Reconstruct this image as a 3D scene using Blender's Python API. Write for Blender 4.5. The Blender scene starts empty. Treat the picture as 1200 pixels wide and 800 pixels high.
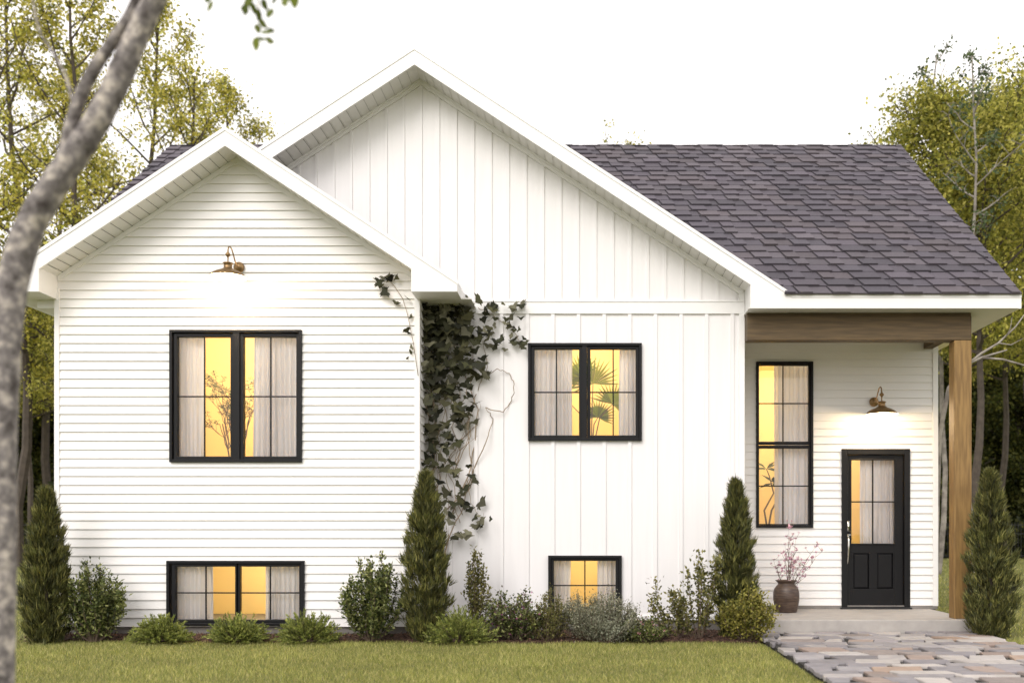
import bpy, math, random
import numpy as np
from mathutils import Vector
random.seed(7); rng = np.random.default_rng(7)
R = math.radians
S = bpy.context.scene
# ------------------------------------------------------------------ camera, world, sun, exposure
EYE = 1.25
cam = bpy.data.cameras.new('camera'); camo = bpy.data.objects.new('camera', cam)
S.collection.objects.link(camo); S.camera = camo
camo.location = (0, 0, EYE); camo.rotation_euler = (R(90), 0, 0)
cam.sensor_width = 36; cam.lens = 35.0
cam.shift_x = -0.075; cam.shift_y = 0.1833
cam.clip_start = 0.1; cam.clip_end = 2000
cam.dof.use_dof = True; cam.dof.focus_distance = 12.2; cam.dof.aperture_fstop = 1.25
S.render.resolution_x = 1024; S.render.resolution_y = 682
SUN_EL, SUN_AZ = R(38), R(203)     # azimuth measured from +Y clockwise: behind the camera, a little left
w = bpy.data.worlds.new('World'); S.world = w; w.use_nodes = True
nt = w.node_tree; nt.nodes.clear()
sky = nt.nodes.new('ShaderNodeTexSky'); sky.sky_type = 'NISHITA'; sky.sun_disc = False
sky.sun_elevation = SUN_EL; sky.sun_rotation = SUN_AZ
sky.air_density = 1.0; sky.dust_density = 6.0; sky.ozone_density = 0.6
hs = nt.nodes.new('ShaderNodeHueSaturation'); hs.inputs['Saturation'].default_value = 0.10
mx = nt.nodes.new('ShaderNodeMix'); mx.data_type = 'RGBA'; mx.inputs[0].default_value = 0.80
mx.inputs[7].default_value = (15.0, 14.45, 14.3, 1)           # thin bright cloud sheet in front of the clear sky
bg = nt.nodes.new('ShaderNodeBackground'); bg.inputs[1].default_value = 0.10
wo = nt.nodes.new('ShaderNodeOutputWorld')
nt.links.new(sky.outputs[0], hs.inputs['Color']); nt.links.new(hs.outputs[0], mx.inputs[6])
nt.links.new(mx.outputs[2], bg.inputs[0]); nt.links.new(bg.outputs[0], wo.inputs[0])
sl = bpy.data.lights.new('sun', 'SUN'); sl.energy = 1.4; sl.angle = R(32); sl.color = (1, .945, .905)
so = bpy.data.objects.new('sun', sl); S.collection.objects.link(so)
sd = Vector((math.sin(SUN_AZ)*math.cos(SUN_EL), math.cos(SUN_AZ)*math.cos(SUN_EL), math.sin(SUN_EL)))
so.rotation_euler = (-sd).to_track_quat('-Z', 'Y').to_euler(); so.location = (-5, -5, 20)
S.view_settings.view_transform = 'Standard'; S.view_settings.look = 'None'
S.view_settings.gamma = 1; S.view_settings.use_curve_mapping = False
S.view_settings.exposure = 0.29
S.cycles.max_bounces = 8; S.cycles.transparent_max_bounces = 12

# ------------------------------------------------------------------ helpers
FPX = 1200/36*35.0
def PX(px, py, D):
    """world point seen at photo pixel (px,py) at depth D (used once, to measure)"""
    return np.array([(px-690)/FPX*D, D, EYE-(py-620)/FPX*D])

def material(name, base=(.5,.5,.5), rough=.6, metal=0, spec=None, var=0.0, vscale=6.0, vs=(1,1,1), bump=0.0,
             bscale=40.0, bs=(1,1,1), attr=False, transl=0.0, coat=0.0, base2=None, bdist=.01, detail=5.0):
    m = bpy.data.materials.new(name); m.use_nodes = True
    n, l = m.node_tree.nodes, m.node_tree.links
    n.clear()
    out = n.new('ShaderNodeOutputMaterial'); p = n.new('ShaderNodeBsdfPrincipled')
    p.inputs['Base Color'].default_value = (*base, 1); p.inputs['Roughness'].default_value = rough
    p.inputs['Metallic'].default_value = metal
    if spec is not None: p.inputs['Specular IOR Level'].default_value = spec
    if coat: p.inputs['Coat Weight'].default_value = coat
    col = None
    if attr:
        a = n.new('ShaderNodeAttribute'); a.attribute_name = 'Col'; col = a.outputs['Color']
    tc = n.new('ShaderNodeTexCoord')
    if var or base2:
        mp = n.new('ShaderNodeMapping'); mp.inputs['Scale'].default_value = vs
        l.new(tc.outputs['Object'], mp.inputs[0])
        nz = n.new('ShaderNodeTexNoise'); nz.inputs['Scale'].default_value = vscale; nz.inputs['Detail'].default_value = detail
        l.new(mp.outputs[0], nz.inputs['Vector'])
        if base2:
            rp = n.new('ShaderNodeValToRGB'); rp.color_ramp.elements[0].position = .38; rp.color_ramp.elements[1].position = .62
            rp.color_ramp.elements[0].color = (*base, 1); rp.color_ramp.elements[1].color = (*base2, 1)
            l.new(nz.outputs['Fac'], rp.inputs[0]); c2 = rp.outputs[0]
            if col is not None:
                mm = n.new('ShaderNodeMix'); mm.data_type='RGBA'; mm.blend_type='MULTIPLY'; mm.inputs[0].default_value=1
                l.new(col, mm.inputs[6]); l.new(c2, mm.inputs[7]); col = mm.outputs[2]
            else: col = c2
        if var:
            mr = n.new('ShaderNodeMapRange'); mr.inputs[1].default_value=.25; mr.inputs[2].default_value=.75
            mr.inputs[3].default_value = 1-var; mr.inputs[4].default_value = 1+var
            l.new(nz.outputs['Fac'], mr.inputs[0])
            mm = n.new('ShaderNodeVectorMath'); mm.operation = 'SCALE'
            if col is not None: l.new(col, mm.inputs[0])
            else: mm.inputs[0].default_value = base
            l.new(mr.outputs[0], mm.inputs['Scale']); col = mm.outputs[0]
    if col is not None: l.new(col, p.inputs['Base Color'])
    if bump:
        mp = n.new('ShaderNodeMapping'); mp.inputs['Scale'].default_value = bs
        l.new(tc.outputs['Object'], mp.inputs[0])
        nz = n.new('ShaderNodeTexNoise'); nz.inputs['Scale'].default_value = bscale; nz.inputs['Detail'].default_value = 4
        l.new(mp.outputs[0], nz.inputs['Vector'])
        b = n.new('ShaderNodeBump'); b.inputs['Strength'].default_value = bump; b.inputs['Distance'].default_value = bdist
        l.new(nz.outputs['Fac'], b.inputs['Height']); l.new(b.outputs[0], p.inputs['Normal'])
    sh = p.outputs[0]
    if transl:
        t = n.new('ShaderNodeBsdfTranslucent'); ms = n.new('ShaderNodeMixShader'); ms.inputs[0].default_value = transl
        t.inputs[0].default_value = (*base, 1)
        if col is not None: l.new(col, t.inputs[0])
        l.new(sh, ms.inputs[1]); l.new(t.outputs[0], ms.inputs[2]); sh = ms.outputs[0]
    l.new(sh, out.inputs[0])
    return m

def glass_mat():
    m = bpy.data.materials.new('window_glass'); m.use_nodes = True
    n, l = m.node_tree.nodes, m.node_tree.links; n.clear()
    out = n.new('ShaderNodeOutputMaterial'); t = n.new('ShaderNodeBsdfTransparent'); g = n.new('ShaderNodeBsdfGlossy')
    t.inputs[0].default_value = (.96,.965,.96,1); g.inputs['Roughness'].default_value = .02
    f = n.new('ShaderNodeFresnel'); f.inputs[0].default_value = 1.5; ms = n.new('ShaderNodeMixShader')
    mul = n.new('ShaderNodeMath'); mul.operation = 'MULTIPLY'; mul.inputs[1].default_value = 1.6; l.new(f.outputs[0], mul.inputs[0])
    tc = n.new('ShaderNodeTexCoord'); nz = n.new('ShaderNodeTexNoise'); nz.inputs['Scale'].default_value = 1.6
    b = n.new('ShaderNodeBump'); b.inputs['Strength'].default_value = .08; b.inputs['Distance'].default_value = .05
    l.new(tc.outputs['Object'], nz.inputs['Vector']); l.new(nz.outputs[0], b.inputs['Height']); l.new(b.outputs[0], g.inputs['Normal'])
    l.new(mul.outputs[0], ms.inputs[0]); l.new(t.outputs[0], ms.inputs[1]); l.new(g.outputs[0], ms.inputs[2]); l.new(ms.outputs[0], out.inputs[0])
    return m
def bark_mat(name, a, b, c, sc=7):
    m = material(name, a, .9, var=.15, vscale=30, bump=.8, bscale=22, bs=(1,1,.5), bdist=.02)
    n, l = m.node_tree.nodes, m.node_tree.links
    tc = n.new('ShaderNodeTexCoord'); n1 = n.new('ShaderNodeTexNoise'); n1.inputs['Scale'].default_value = sc; n1.inputs['Detail'].default_value = 6; n1.inputs['Roughness'].default_value = .65
    l.new(tc.outputs['Object'], n1.inputs['Vector'])
    r = n.new('ShaderNodeValToRGB'); e = r.color_ramp.elements
    e[0].position = .33; e[0].color = (*b, 1); e[1].position = .50; e[1].color = (*a, 1)
    k = e.new(.66); k.color = (*c, 1)
    l.new(n1.outputs['Fac'], r.inputs[0])
    p = [x for x in n if x.type == 'BSDF_PRINCIPLED'][0]
    l.new(r.outputs[0], p.inputs['Base Color'])
    return m
def emis(name, col, st):
    m = bpy.data.materials.new(name); m.use_nodes = True
    n, l = m.node_tree.nodes, m.node_tree.links; n.clear()
    o = n.new('ShaderNodeOutputMaterial'); e = n.new('ShaderNodeEmission'); e.inputs[0].default_value=(*col,1); e.inputs[1].default_value=st
    l.new(e.outputs[0], o.inputs[0]); return m

M = {}
M['siding'] = material('white_lap_siding', (.80,.785,.765), .5, var=.02, vscale=3, vs=(.4,.4,6), bump=.10, bscale=60, bs=(.12,.12,1.6), bdist=.003)
M['board'] = material('white_board_siding', (.79,.772,.768), .5, var=.025, vscale=3, vs=(6,6,.4), bump=.12, bscale=60, bs=(1.6,1.6,.1), bdist=.003)
M['trim'] = material('white_trim', (.80,.79,.775), .45, var=.015, vscale=3)
M['soffit'] = material('soffit_white', (.74,.73,.70), .55, var=.02, vscale=5)
M['shingle'] = material('asphalt_shingle', (.1,.09,.1), .85, attr=True, var=.28, vscale=90, bump=.5, bscale=240, bdist=.004, detail=3)
M['wood'] = material('stained_cedar_shaded', (.070,.044,.017), .65, base2=(.11,.07,.028), vscale=5, vs=(.5,6,6), bump=.2, bscale=30, bs=(.3,4,4), bdist=.004)  # beam cedar: eave shade is put into this colour, darker than the post
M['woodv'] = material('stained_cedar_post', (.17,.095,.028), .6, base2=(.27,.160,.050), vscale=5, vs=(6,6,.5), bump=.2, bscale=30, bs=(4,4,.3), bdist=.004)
M['concrete'] = material('concrete', (.36,.335,.31), .85, var=.12, vscale=7, bump=.35, bscale=60, bdist=.006)
M['found'] = material('foundation_concrete', (.20,.185,.17), .9, var=.2, vscale=5, bump=.5, bscale=40, bdist=.01)
M['black'] = material('black_frame', (.008,.008,.009), .45, spec=.22, var=.1, vscale=4)
M['doorpaint'] = material('black_door_paint', (.008,.008,.009), .40, spec=.25, var=.1, vscale=4, bump=.04, bscale=40, bs=(3,3,.3))
M['glass'] = glass_mat()
M['room'] = material('yellow_interior_paint', (.80,.63,.31), .8, var=.04, vscale=1.2)
M['curtain'] = material('linen_curtain', (.82,.805,.83), .9, transl=.08, var=.04, vscale=5, vs=(8,8,.3))
M['brass'] = material('aged_brass', (.27,.175,.085), .42, metal=.85, var=.25, vscale=25, bump=.1, bscale=90, bdist=.002)
M['shade_in'] = material('lamp_shade_enamel', (.8,.76,.68), .4)
M['nickel'] = material('polished_nickel', (.75,.74,.70), .16, metal=1)
M['bulb'] = emis('lit_bulb', (1,.82,.55), 30)
M['urn'] = material('dark_clay_urn', (.055,.035,.026), .42, base2=(.10,.065,.045), vscale=12, vs=(1,1,5), bump=.5, bscale=20, bs=(1,1,4), bdist=.008)
M['iron'] = material('black_iron', (.01,.01,.01), .5, var=.1, vscale=5)
M['leaf'] = material('leaves', attr=True, rough=.5, spec=.3, transl=.32)
M['treeleaf'] = material('tree_leaves', attr=True, rough=.6, spec=.2, transl=.5)
M['ivy'] = material('ivy_leaves', attr=True, rough=.6, transl=.10, spec=.18, var=.22, vscale=18)
M['needle'] = material('conifer_sprays', attr=True, rough=.6, transl=.15)
M['grass'] = material('grass_blades', attr=True, rough=.6, transl=.3)
M['bark'] = material('dark_bark', (.07,.055,.042), .9, var=.3, vscale=8, bump=.6, bscale=15, bs=(1,1,.3), bdist=.03)
M['palebark'] = material('pale_bark', (.32,.29,.25), .85, base2=(.16,.14,.12), vscale=5, bump=.4, bscale=15)
M['forebark'] = bark_mat('mottled_grey_bark', (.20,.18,.172), (.05,.04,.036), (.55,.49,.42), 16)
M['twig'] = material('brown_twig', (.12,.085,.06), .85, var=.2, vscale=30)
M['vine'] = material('ivy_stem', (.30,.235,.165), .85, var=.25, vscale=30)
M['mulch'] = material('bark_mulch', (.045,.022,.014), .95, base2=(.11,.055,.035), vscale=30, bump=1, bscale=45, bdist=.04)
M['chips'] = material('bark_chips', attr=True, rough=.95)
M['ground'] = material('lawn_soil', (.11,.12,.028), .95, base2=(.19,.19,.05), vscale=26, bump=.9, bscale=120, bdist=.03)
M['stone'] = material('flagstone', attr=True, rough=.8, var=.16, vscale=9, bump=.7, bscale=28, bdist=.012)
M['joint'] = material('path_joint', (.022,.02,.018), .95, var=.4, vscale=40, bump=.8, bscale=70)
M['petal'] = material('pink_petals', attr=True, rough=.6, transl=.35)

def link(o, parent=None):
    S.collection.objects.link(o)
    if parent is not None:
        o.parent = parent; o.matrix_parent_inverse = parent.matrix_world.inverted() if False else o.matrix_parent_inverse
    return o
def tag(o, label=None, cat=None, group=None, kind=None):
    if label: o['label'] = label
    if cat: o['category'] = cat
    if group: o['group'] = group
    if kind: o['kind'] = kind
    return o
def thing(name, label, cat, loc=(0,0,0), rz=0, group=None):
    o = bpy.data.objects.new(name, None); o.location = loc; o.rotation_euler = (0,0,rz); o.empty_display_size = .1
    link(o); tag(o, label, cat, group); return o

class G:
    """mesh collector: polygons with material index and colour"""
    def __init__(s): s.v=[]; s.f=[]; s.m=[]; s.c=[]; s.n=0; s.smooth=False
    def add(s, verts, faces, mi=0, col=(1,1,1)):
        b = s.n; verts=[tuple(map(float,x)) for x in verts]
        s.v += verts; s.n += len(verts); s.c += [col]*len(verts)
        for f in faces: s.f.append([i+b for i in f]); s.m.append(mi)
    def box(s, a, b, mi=0, col=(1,1,1)):
        x0,y0,z0 = a; x1,y1,z1 = b
        if x0>x1:x0,x1=x1,x0
        if y0>y1:y0,y1=y1,y0
        if z0>z1:z0,z1=z1,z0
        s.add([(x0,y0,z0),(x1,y0,z0),(x1,y1,z0),(x0,y1,z0),(x0,y0,z1),(x1,y0,z1),(x1,y1,z1),(x0,y1,z1)],
              [(0,3,2,1),(4,5,6,7),(0,1,5,4),(1,2,6,5),(2,3,7,6),(3,0,4,7)], mi, col)
    def prism(s, poly, y0, y1, axis='y', mi=0):
        """poly in (x,z) extruded along y, or poly in (y,z) extruded along x"""
        n = len(poly)
        if axis=='y': A=[(x,y0,z) for x,z in poly]; B=[(x,y1,z) for x,z in poly]
        else: A=[(y0,y,z) for y,z in poly]; B=[(y1,y,z) for y,z in poly]
        s.add(A+B, [tuple(range(n)), tuple(range(2*n-1,n-1,-1))]+[((i+1)%n, i, n+i, n+(i+1)%n) for i in range(n)], mi)
    def tube(s, pts, rad, seg=8, mi=0, col=(1,1,1), cap=True):
        pts=[Vector(p) for p in pts]; n=len(pts)
        if not hasattr(rad,'__len__'): rad=[rad]*n
        ref=Vector((0.31,0.77,.2)).normalized(); V=[]
        for i,p in enumerate(pts):
            t=(pts[min(i+1,n-1)]-pts[max(i-1,0)]); t = t.normalized() if t.length>1e-9 else Vector((0,0,1))
            a=t.cross(ref)
            if a.length<1e-3: a=t.cross(Vector((1,0,0)))
            a.normalize(); b=t.cross(a); ref = ref if abs(t.dot(ref))<.95 else a
            for k in range(seg):
                an=2*math.pi*k/seg; V.append(p+(a*math.cos(an)+b*math.sin(an))*rad[i])
        F=[(i*seg+k, i*seg+(k+1)%seg, (i+1)*seg+(k+1)%seg, (i+1)*seg+k) for i in range(n-1) for k in range(seg)]
        if cap: F += [tuple(range(seg-1,-1,-1)), tuple((n-1)*seg+k for k in range(seg))]
        s.add(V,F,mi,col)
    def lathe(s, prof, c=(0,0,0), seg=28, mi=0, col=(1,1,1)):
        V=[(c[0]+r*math.cos(2*math.pi*k/seg), c[1]+r*math.sin(2*math.pi*k/seg), c[2]+z) for r,z in prof for k in range(seg)]
        F=[(i*seg+k, i*seg+(k+1)%seg, (i+1)*seg+(k+1)%seg, (i+1)*seg+k) for i in range(len(prof)-1) for k in range(seg)]
        s.add(V,F,mi,col)
    def build(s, name, mats, parent=None, smooth=None, loc=None):
        me=bpy.data.meshes.new(name); me.from_pydata(s.v,[],s.f)
        if not isinstance(mats,(list,tuple)): mats=[mats]
        for m in mats: me.materials.append(m)
        if len(mats)>1: me.polygons.foreach_set('material_index', s.m)
        at=me.color_attributes.new('Col','FLOAT_COLOR','POINT')
        c=np.ones((len(s.v),4),np.float32); c[:,:3]=np.array(s.c,np.float32).reshape(-1,3); at.data.foreach_set('color', c.ravel())
        if smooth: me.polygons.foreach_set('use_smooth',[True]*len(me.polygons))
        me.update(); o=bpy.data.objects.new(name,me); link(o,parent)
        if loc: o.location=loc
        return o
def bevel(o, w=.004, seg=2):
    b=o.modifiers.new('bevel','BEVEL'); b.width=w; b.segments=seg; b.limit_method='ANGLE'; b.angle_limit=R(40); return o

def polys_np(name, V, k, cols, mat, parent=None):
    """V: (n,k,3) array of n separate polygons with k corners, cols (n,3)"""
    n=len(V); me=bpy.data.meshes.new(name)
    me.vertices.add(n*k); me.vertices.foreach_set('co', np.ascontiguousarray(V,np.float32).ravel())
    me.loops.add(n*k); me.loops.foreach_set('vertex_index', np.arange(n*k,dtype=np.int32))
    me.polygons.add(n); me.polygons.foreach_set('loop_start', np.arange(0,n*k,k,dtype=np.int32))
    try: me.polygons.foreach_set('loop_total', np.full(n,k,dtype=np.int32))
    except Exception: pass
    me.update(calc_edges=True)
    at=me.color_attributes.new('Col','FLOAT_COLOR','POINT'); c=np.ones((n,k,4),np.float32); c[:,:,:3]=np.asarray(cols,np.float32)[:,None,:]
    at.data.foreach_set('color', c.ravel()); me.materials.append(mat)
    o=bpy.data.objects.new(name,me); link(o,parent); return o
def unit(a): return a/np.maximum(np.linalg.norm(a,axis=1,keepdims=True),1e-9)
def rdir(n): return unit(rng.normal(size=(n,3)))
def leaf_quads(P, Dr, N, L, W, widest=.45):
    Dr=unit(Dr); s=unit(np.cross(Dr,N)); L=np.broadcast_to(L,(len(P),))[:,None]; W=np.broadcast_to(W,(len(P),))[:,None]
    up=unit(np.cross(s,Dr)); mid=P+Dr*L*widest
    return np.stack([P, mid+s*W/2+up*W*.12, P+Dr*L, mid-s*W/2+up*W*.12],1)
def palette(n, cols, jit=.18):
    c=np.array(cols)[rng.integers(0,len(cols),n)]; return np.clip(c*(1+rng.normal(0,jit,(n,1))),.002,1)
def setorigin(o, p):
    """move the origin of a mesh object (no parent) to p"""
    me=o.data; n=len(me.vertices); a=np.empty(n*3,np.float32); me.vertices.foreach_get('co',a)
    a=a.reshape(-1,3)-np.array(p,np.float32); me.vertices.foreach_set('co',a.ravel()); me.update(); o.location=p

# ------------------------------------------------------------------ ground, lawn, path, beds
g=G(); n=40
xs=np.concatenate([[-400,-150,-60],np.linspace(-30,30,25),[60,150,400]]); ys=np.concatenate([[-200,-50],np.linspace(-10,50,25),[90,200,600]])
V=[(x,y,0) for y in ys for x in xs]; nx=len(xs)
g.add(V,[(j*nx+i,j*nx+i+1,(j+1)*nx+i+1,(j+1)*nx+i) for j in range(len(ys)-1) for i in range(nx-1)])
tag(g.build('ground',M['ground']),kind='structure')

# path of flagstones
PXL,PXR=1.89,4.52
g=G(); g.box((PXL+.025,2.0,-.05),(PXR-.02,11.57,.040),0)
stone_cols=[(.36,.345,.35),(.30,.29,.305),(.27,.26,.275),(.33,.31,.32),(.46,.44,.42),(.52,.49,.46),(.25,.24,.25),(.35,.28,.24),(.34,.33,.34),(.40,.38,.37),(.31,.27,.25)]
y=11.56; row=0
while y>5.2:
    h=random.uniform(.20,.36); x=PXL-random.uniform(0,.3)
    ya,yb=y,y-h
    while x<PXR:
        wd=random.uniform(.22,.50); a=max(x,PXL); b=min(x+wd,PXR)
        if PXR-b<.12: b=PXR; wd=9
        if b-a>.09:
            parts=[(ya,yb)] if h<.32 or random.random()<.55 else [(ya,(ya+yb)/2+random.uniform(-.02,.02)),((ya+yb)/2,yb)]
            for (p,q) in parts:
                j=lambda k=.016: random.uniform(-k,k)
                sk=random.uniform(-.10,.10)
                gap=.008+ random.random()**2*.030
                g2=.004+.010*random.random()**2; c=[(a+gap+j()+sk,q+g2+j(.010)),(b-gap+j()+sk,q+g2+j(.010)),(b-gap+j(),p-g2+j(.010)),(a+gap+j(),p-g2+j(.010))]
                c=[(min(max(u,PXL+.004),PXR-.004),v) for u,v in c]
                # extra vertices on the sides for irregular outline
                pts=[]
                for k in range(4):
                    u0,v0=c[k]; u1,v1=c[(k+1)%4]; pts.append((u0,v0))
                    for t in (.33,.66): pts.append((u0+(u1-u0)*t+j(.006),v0+(v1-v0)*t+j(.006)))
                cx=sum(u for u,_ in pts)/12; cy=sum(v for _,v in pts)/12; zt=.064+random.uniform(-.004,.005)
                tilt=(random.uniform(-.008,.008),random.uniform(-.008,.008))
                bot=[(u,v,.030) for u,v in pts]; mid=[(u,v,zt-.008+tilt[0]*(u-cx)+tilt[1]*(v-cy)) for u,v in pts]
                top=[(cx+(u-cx)*.965,cy+(v-cy)*.95,zt+tilt[0]*(u-cx)+tilt[1]*(v-cy)) for u,v in pts]
                col=random.choice(stone_cols) if random.random()>.04 else (.41,.31,.24); f=random.uniform(.85,1.15); col=tuple(k*f*.74*q for k,q in zip(col,(1.0,.97,.96)))
                N=12
                g.add(bot+mid+top,[tuple(range(2*N,3*N))]+[(i,(i+1)%N,N+(i+1)%N,N+i) for i in range(N)]+[(N+i,N+(i+1)%N,2*N+(i+1)%N,2*N+i) for i in range(N)],1,col)
        x+=wd
    y-=h
tag(g.build('path',[M['joint'],M['stone']]),kind='structure')

# mulch bed
def bed_front(x):
    if x<-2.9: return 11.0+.05*math.sin(x*2.1)+.03*math.sin(x*5.3+1)
    if x<1.9: return 10.92+.05*math.sin(x*2.1)+.03*math.sin(x*5.3+1)
    return 10.95
g=G(); xs=np.linspace(-6.35,1.93,110); V=[]
for x in xs:
    yf=bed_front(x)
    if x<-6.1: yf+= (-6.1-x)*1.2
    for k,t in enumerate((0,.03,.3,.7,1)):
        V.append((x,yf+(12.0-yf)*t,(0,.028,.05,.05,.045)[k]+.004))
g.add(V,[(i*5+k,(i+1)*5+k,(i+1)*5+k+1,i*5+k+1) for i in range(109) for k in range(4)])
bed=tag(g.build('mulch_bed',M['mulch'],smooth=True),kind='structure')
n=9000; X=rng.uniform(-6.3,1.92,n); F=np.array([bed_front(x) for x in X]); Y=F+rng.beta(1,1.6,n)*1.0-.02
P=np.stack([X,Y,np.full(n,.045)+rng.uniform(0,.02,n)],1)
P[:,2]-=np.clip((F+.05-Y)*.6,0,.035)
Dr=rdir(n); Dr[:,2]*=.35; Nn=rdir(n)*.6+np.array([0,0,1])
V=leaf_quads(P,Dr,Nn,rng.uniform(.02,.055,n),rng.uniform(.008,.02,n))
o=polys_np('bark_chip',V,4,palette(n,[(.07,.035,.02),(.12,.06,.04),(.04,.022,.015),(.16,.09,.06)],.25),M['chips'],bed); o['kind']='stuff'

# grass
def grass(n, x0,x1,y0,y1,h,wd,keep):
    X=rng.uniform(x0,x1,n); Y=rng.uniform(y0,y1,n); k=keep(X,Y); X=X[k];Y=Y[k]; n=len(X)
    patch=np.sin(X*1.7+Y*2.3)*np.sin(X*.9-Y*3.1)+.6*np.sin(X*5.1+1.3*np.sin(Y*4))*np.sin(Y*6.3)
    H=h*(1+.18*patch)*rng.uniform(.55,1.25,n); P=np.stack([X,Y,np.zeros(n)],1)
    an=rng.uniform(0,2*np.pi,n); side=np.stack([np.cos(an),np.sin(an)*.5,np.zeros(n)],1)*(wd*rng.uniform(.6,1.3,n))[:,None]
    lean=rng.normal(0,.42,(n,3))*H[:,None]; lean[:,2]=H
    V=np.stack([P-side,P+side,P+lean],1)
    c=palette(n,[(.23,.25,.055),(.28,.29,.065),(.35,.34,.09),(.16,.185,.04),(.46,.41,.16)],.2)*(1+.10*patch)[:,None]
    return V,np.clip(c,0,1)
inpath=lambda X,Y:(X>PXL-.015)&(X<PXR+.015)&(Y<11.6)
front=np.vectorize(bed_front)
def k1(X,Y): return ~inpath(X,Y)&~((X>-6.3)&(X<1.93)&(Y>front(X)+rng.normal(0,.025,len(X))))&(np.abs(X*FPX/Y+90)<650)
A=grass(230000,-7.5,5.6,7.6,11.2,.036,.0030,k1)
def k2(X,Y): return ~inpath(X,Y)&((X<-6.2)|(X>4.56))&~((X>-6.2)&(X<4.6)&(Y>11))&(X*FPX/Y+90>-650)&(X*FPX/Y+90<650)
B=grass(120000,-13,9.5,11.0,20,.045,.0055,k2)
C=grass(90000,-26,20,20,42,.06,.012,lambda X,Y:((X*FPX/Y+690<110)|(X*FPX/Y+690>1080))&(np.abs(X*FPX/Y+90)<650))
V=np.concatenate([A[0],B[0],C[0]]); c=np.concatenate([A[1],B[1],C[1]])
o=polys_np('grass',V,3,c,M['grass']); tag(o,'short green lawn grass in front of and beside the house','grass',kind='stuff')

# ------------------------------------------------------------------ the house
WY, MY, PY = 11.44, 11.90, 13.17          # wing wall, main gable wall, porch wall planes
house=thing('house','white cottage with two front gables, black windows, dark shingle roof and porch','house',(-.7,MY,0))
HO=Vector(house.location)
def part(g_, name, mats, parent=None, smooth=None):
    o=g_.build(name,mats,None,smooth); par=parent or house
    o.parent=par; o.matrix_parent_inverse.identity()
    # world coords in mesh: shift so the part sits right under its parent
    wp=Vector((0,0,0)); q=par
    while q is not None: wp+=q.location; q=q.parent
    o.location=-wp
    return o

def intervals(a,b,holes):
    segs=[(a,b)]
    for h0,h1 in holes:
        ns=[]
        for s0,s1 in segs:
            if h1<=s0 or h0>=s1: ns.append((s0,s1))
            else:
                if h0>s0: ns.append((s0,h0))
                if h1<s1: ns.append((h1,s1))
        segs=ns
    return segs
def siding(g_, O, U, N, u0,u1,z0,z1, holes=(), clip=None, exp=.1016, lip=.017):
    O=Vector(O);U=Vector(U);N=Vector(N)
    pt=lambda u,z,o:O+U*u+N*o+Vector((0,0,z))
    clip=clip or (lambda z:(u0,u1))
    za=z0
    while za<z1-1e-4:
        zb=min(za+exp,z1); br=sorted({za,zb}|{h for H in holes for h in H[2:4] if za<h<zb})
        for sa,sb in zip(br[:-1],br[1:]):
            if sb-sa<1e-5: continue
            zm=(sa+sb)/2; la,ra=clip(sa); lb,rb=clip(sb)
            if ra-la<.01: continue
            act=[(H[0],H[1]) for H in holes if H[2]<zm<H[3]]
            oa=lip*(1-(sa-za)/exp); ob=lip*(1-(sb-za)/exp)
            for (a,b) in intervals(la,ra,act):
                a2=lb if a==la else a; b2=rb if b==ra else b
                if b2<a2: a2=b2=(a2+b2)/2
                V=[pt(a,sa,oa),pt(b,sa,oa),pt(b2,sb,ob),pt(a2,sb,ob)]
                g_.add(V,[(0,1,2,3)])
                if sa==za: g_.add([pt(a,sa,-.001),pt(b,sa,-.001),pt(b,sa,oa),pt(a,sa,oa)],[(0,1,2,3)])
        za=zb
def flat(g_, O,U,N,u0,u1,z0,z1,holes=(),clip=None,off=0,step=.25):
    O=Vector(O);U=Vector(U);N=Vector(N); pt=lambda u,z:O+U*u+N*off+Vector((0,0,z))
    clip=clip or (lambda z:(u0,u1))
    zs=sorted(set([z0,z1]+[h for H in holes for h in H[2:4] if z0<h<z1]+list(np.arange(z0,z1,step))))
    for sa,sb in zip(zs[:-1],zs[1:]):
        if sb-sa<1e-5: continue
        zm=(sa+sb)/2; la,ra=clip(sa); lb,rb=clip(sb)
        if ra-la<.005: continue
        for a,b in intervals(la,ra,[(H[0],H[1]) for H in holes if H[2]<zm<H[3]]):
            a2=lb if a==la else a; b2=rb if b==ra else b
            g_.add([pt(a,sa),pt(b,sa),pt(b2,sb),pt(a2,sb)],[(0,1,2,3)])

# --- measured openings (x0,x1,z0,z1)
def rect(px0,px1,py0,py1,D):
    a=PX(px0,py1,D); b=PX(px1,py0,D); return (a[0],b[0],a[2],b[2])
W1=rect(200,354.5,387,541.5,WY); W3=rect(196.5,357.5,656.5,732.5,WY)
W2=rect(619,752,402.5,516.5,MY); W4=rect(642.5,728.5,650.5,724,MY)
W5=rect(885.7,952.3,424,618,PY); DR=rect(985.8,1065.8,525.8,713.2,PY)
# wing
WC=-4.035; WL,WRt=-6.12,-1.95; WS=.66; WAP=5.70           # centre, walls, slope, fascia apex
MC=-2.01; MR=1.848; ML=-6.12; MS=.654; MAP=6.80
wing_top=lambda x: WAP-.20+.02-WS*abs(x-WC)
def wclip(z):
    h=(WAP-.18-z)/WS; return (max(WL,WC-h),min(WRt,WC+h)) if h>0 else (WC,WC)
g=G(); siding(g,(0,WY,0),(1,0,0),(0,-1,0),WL,WRt,.135,WAP-.18,[W1,W3],wclip)
siding(g,(WL,WY,0),(0,1,0),(-1,0,0),0,2.0,.135,3.98); siding(g,(WRt,WY,0),(0,1,0),(1,0,0),0,MY-WY,.135,3.98)
part(g,'lap_siding_wall',M['siding'])
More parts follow.
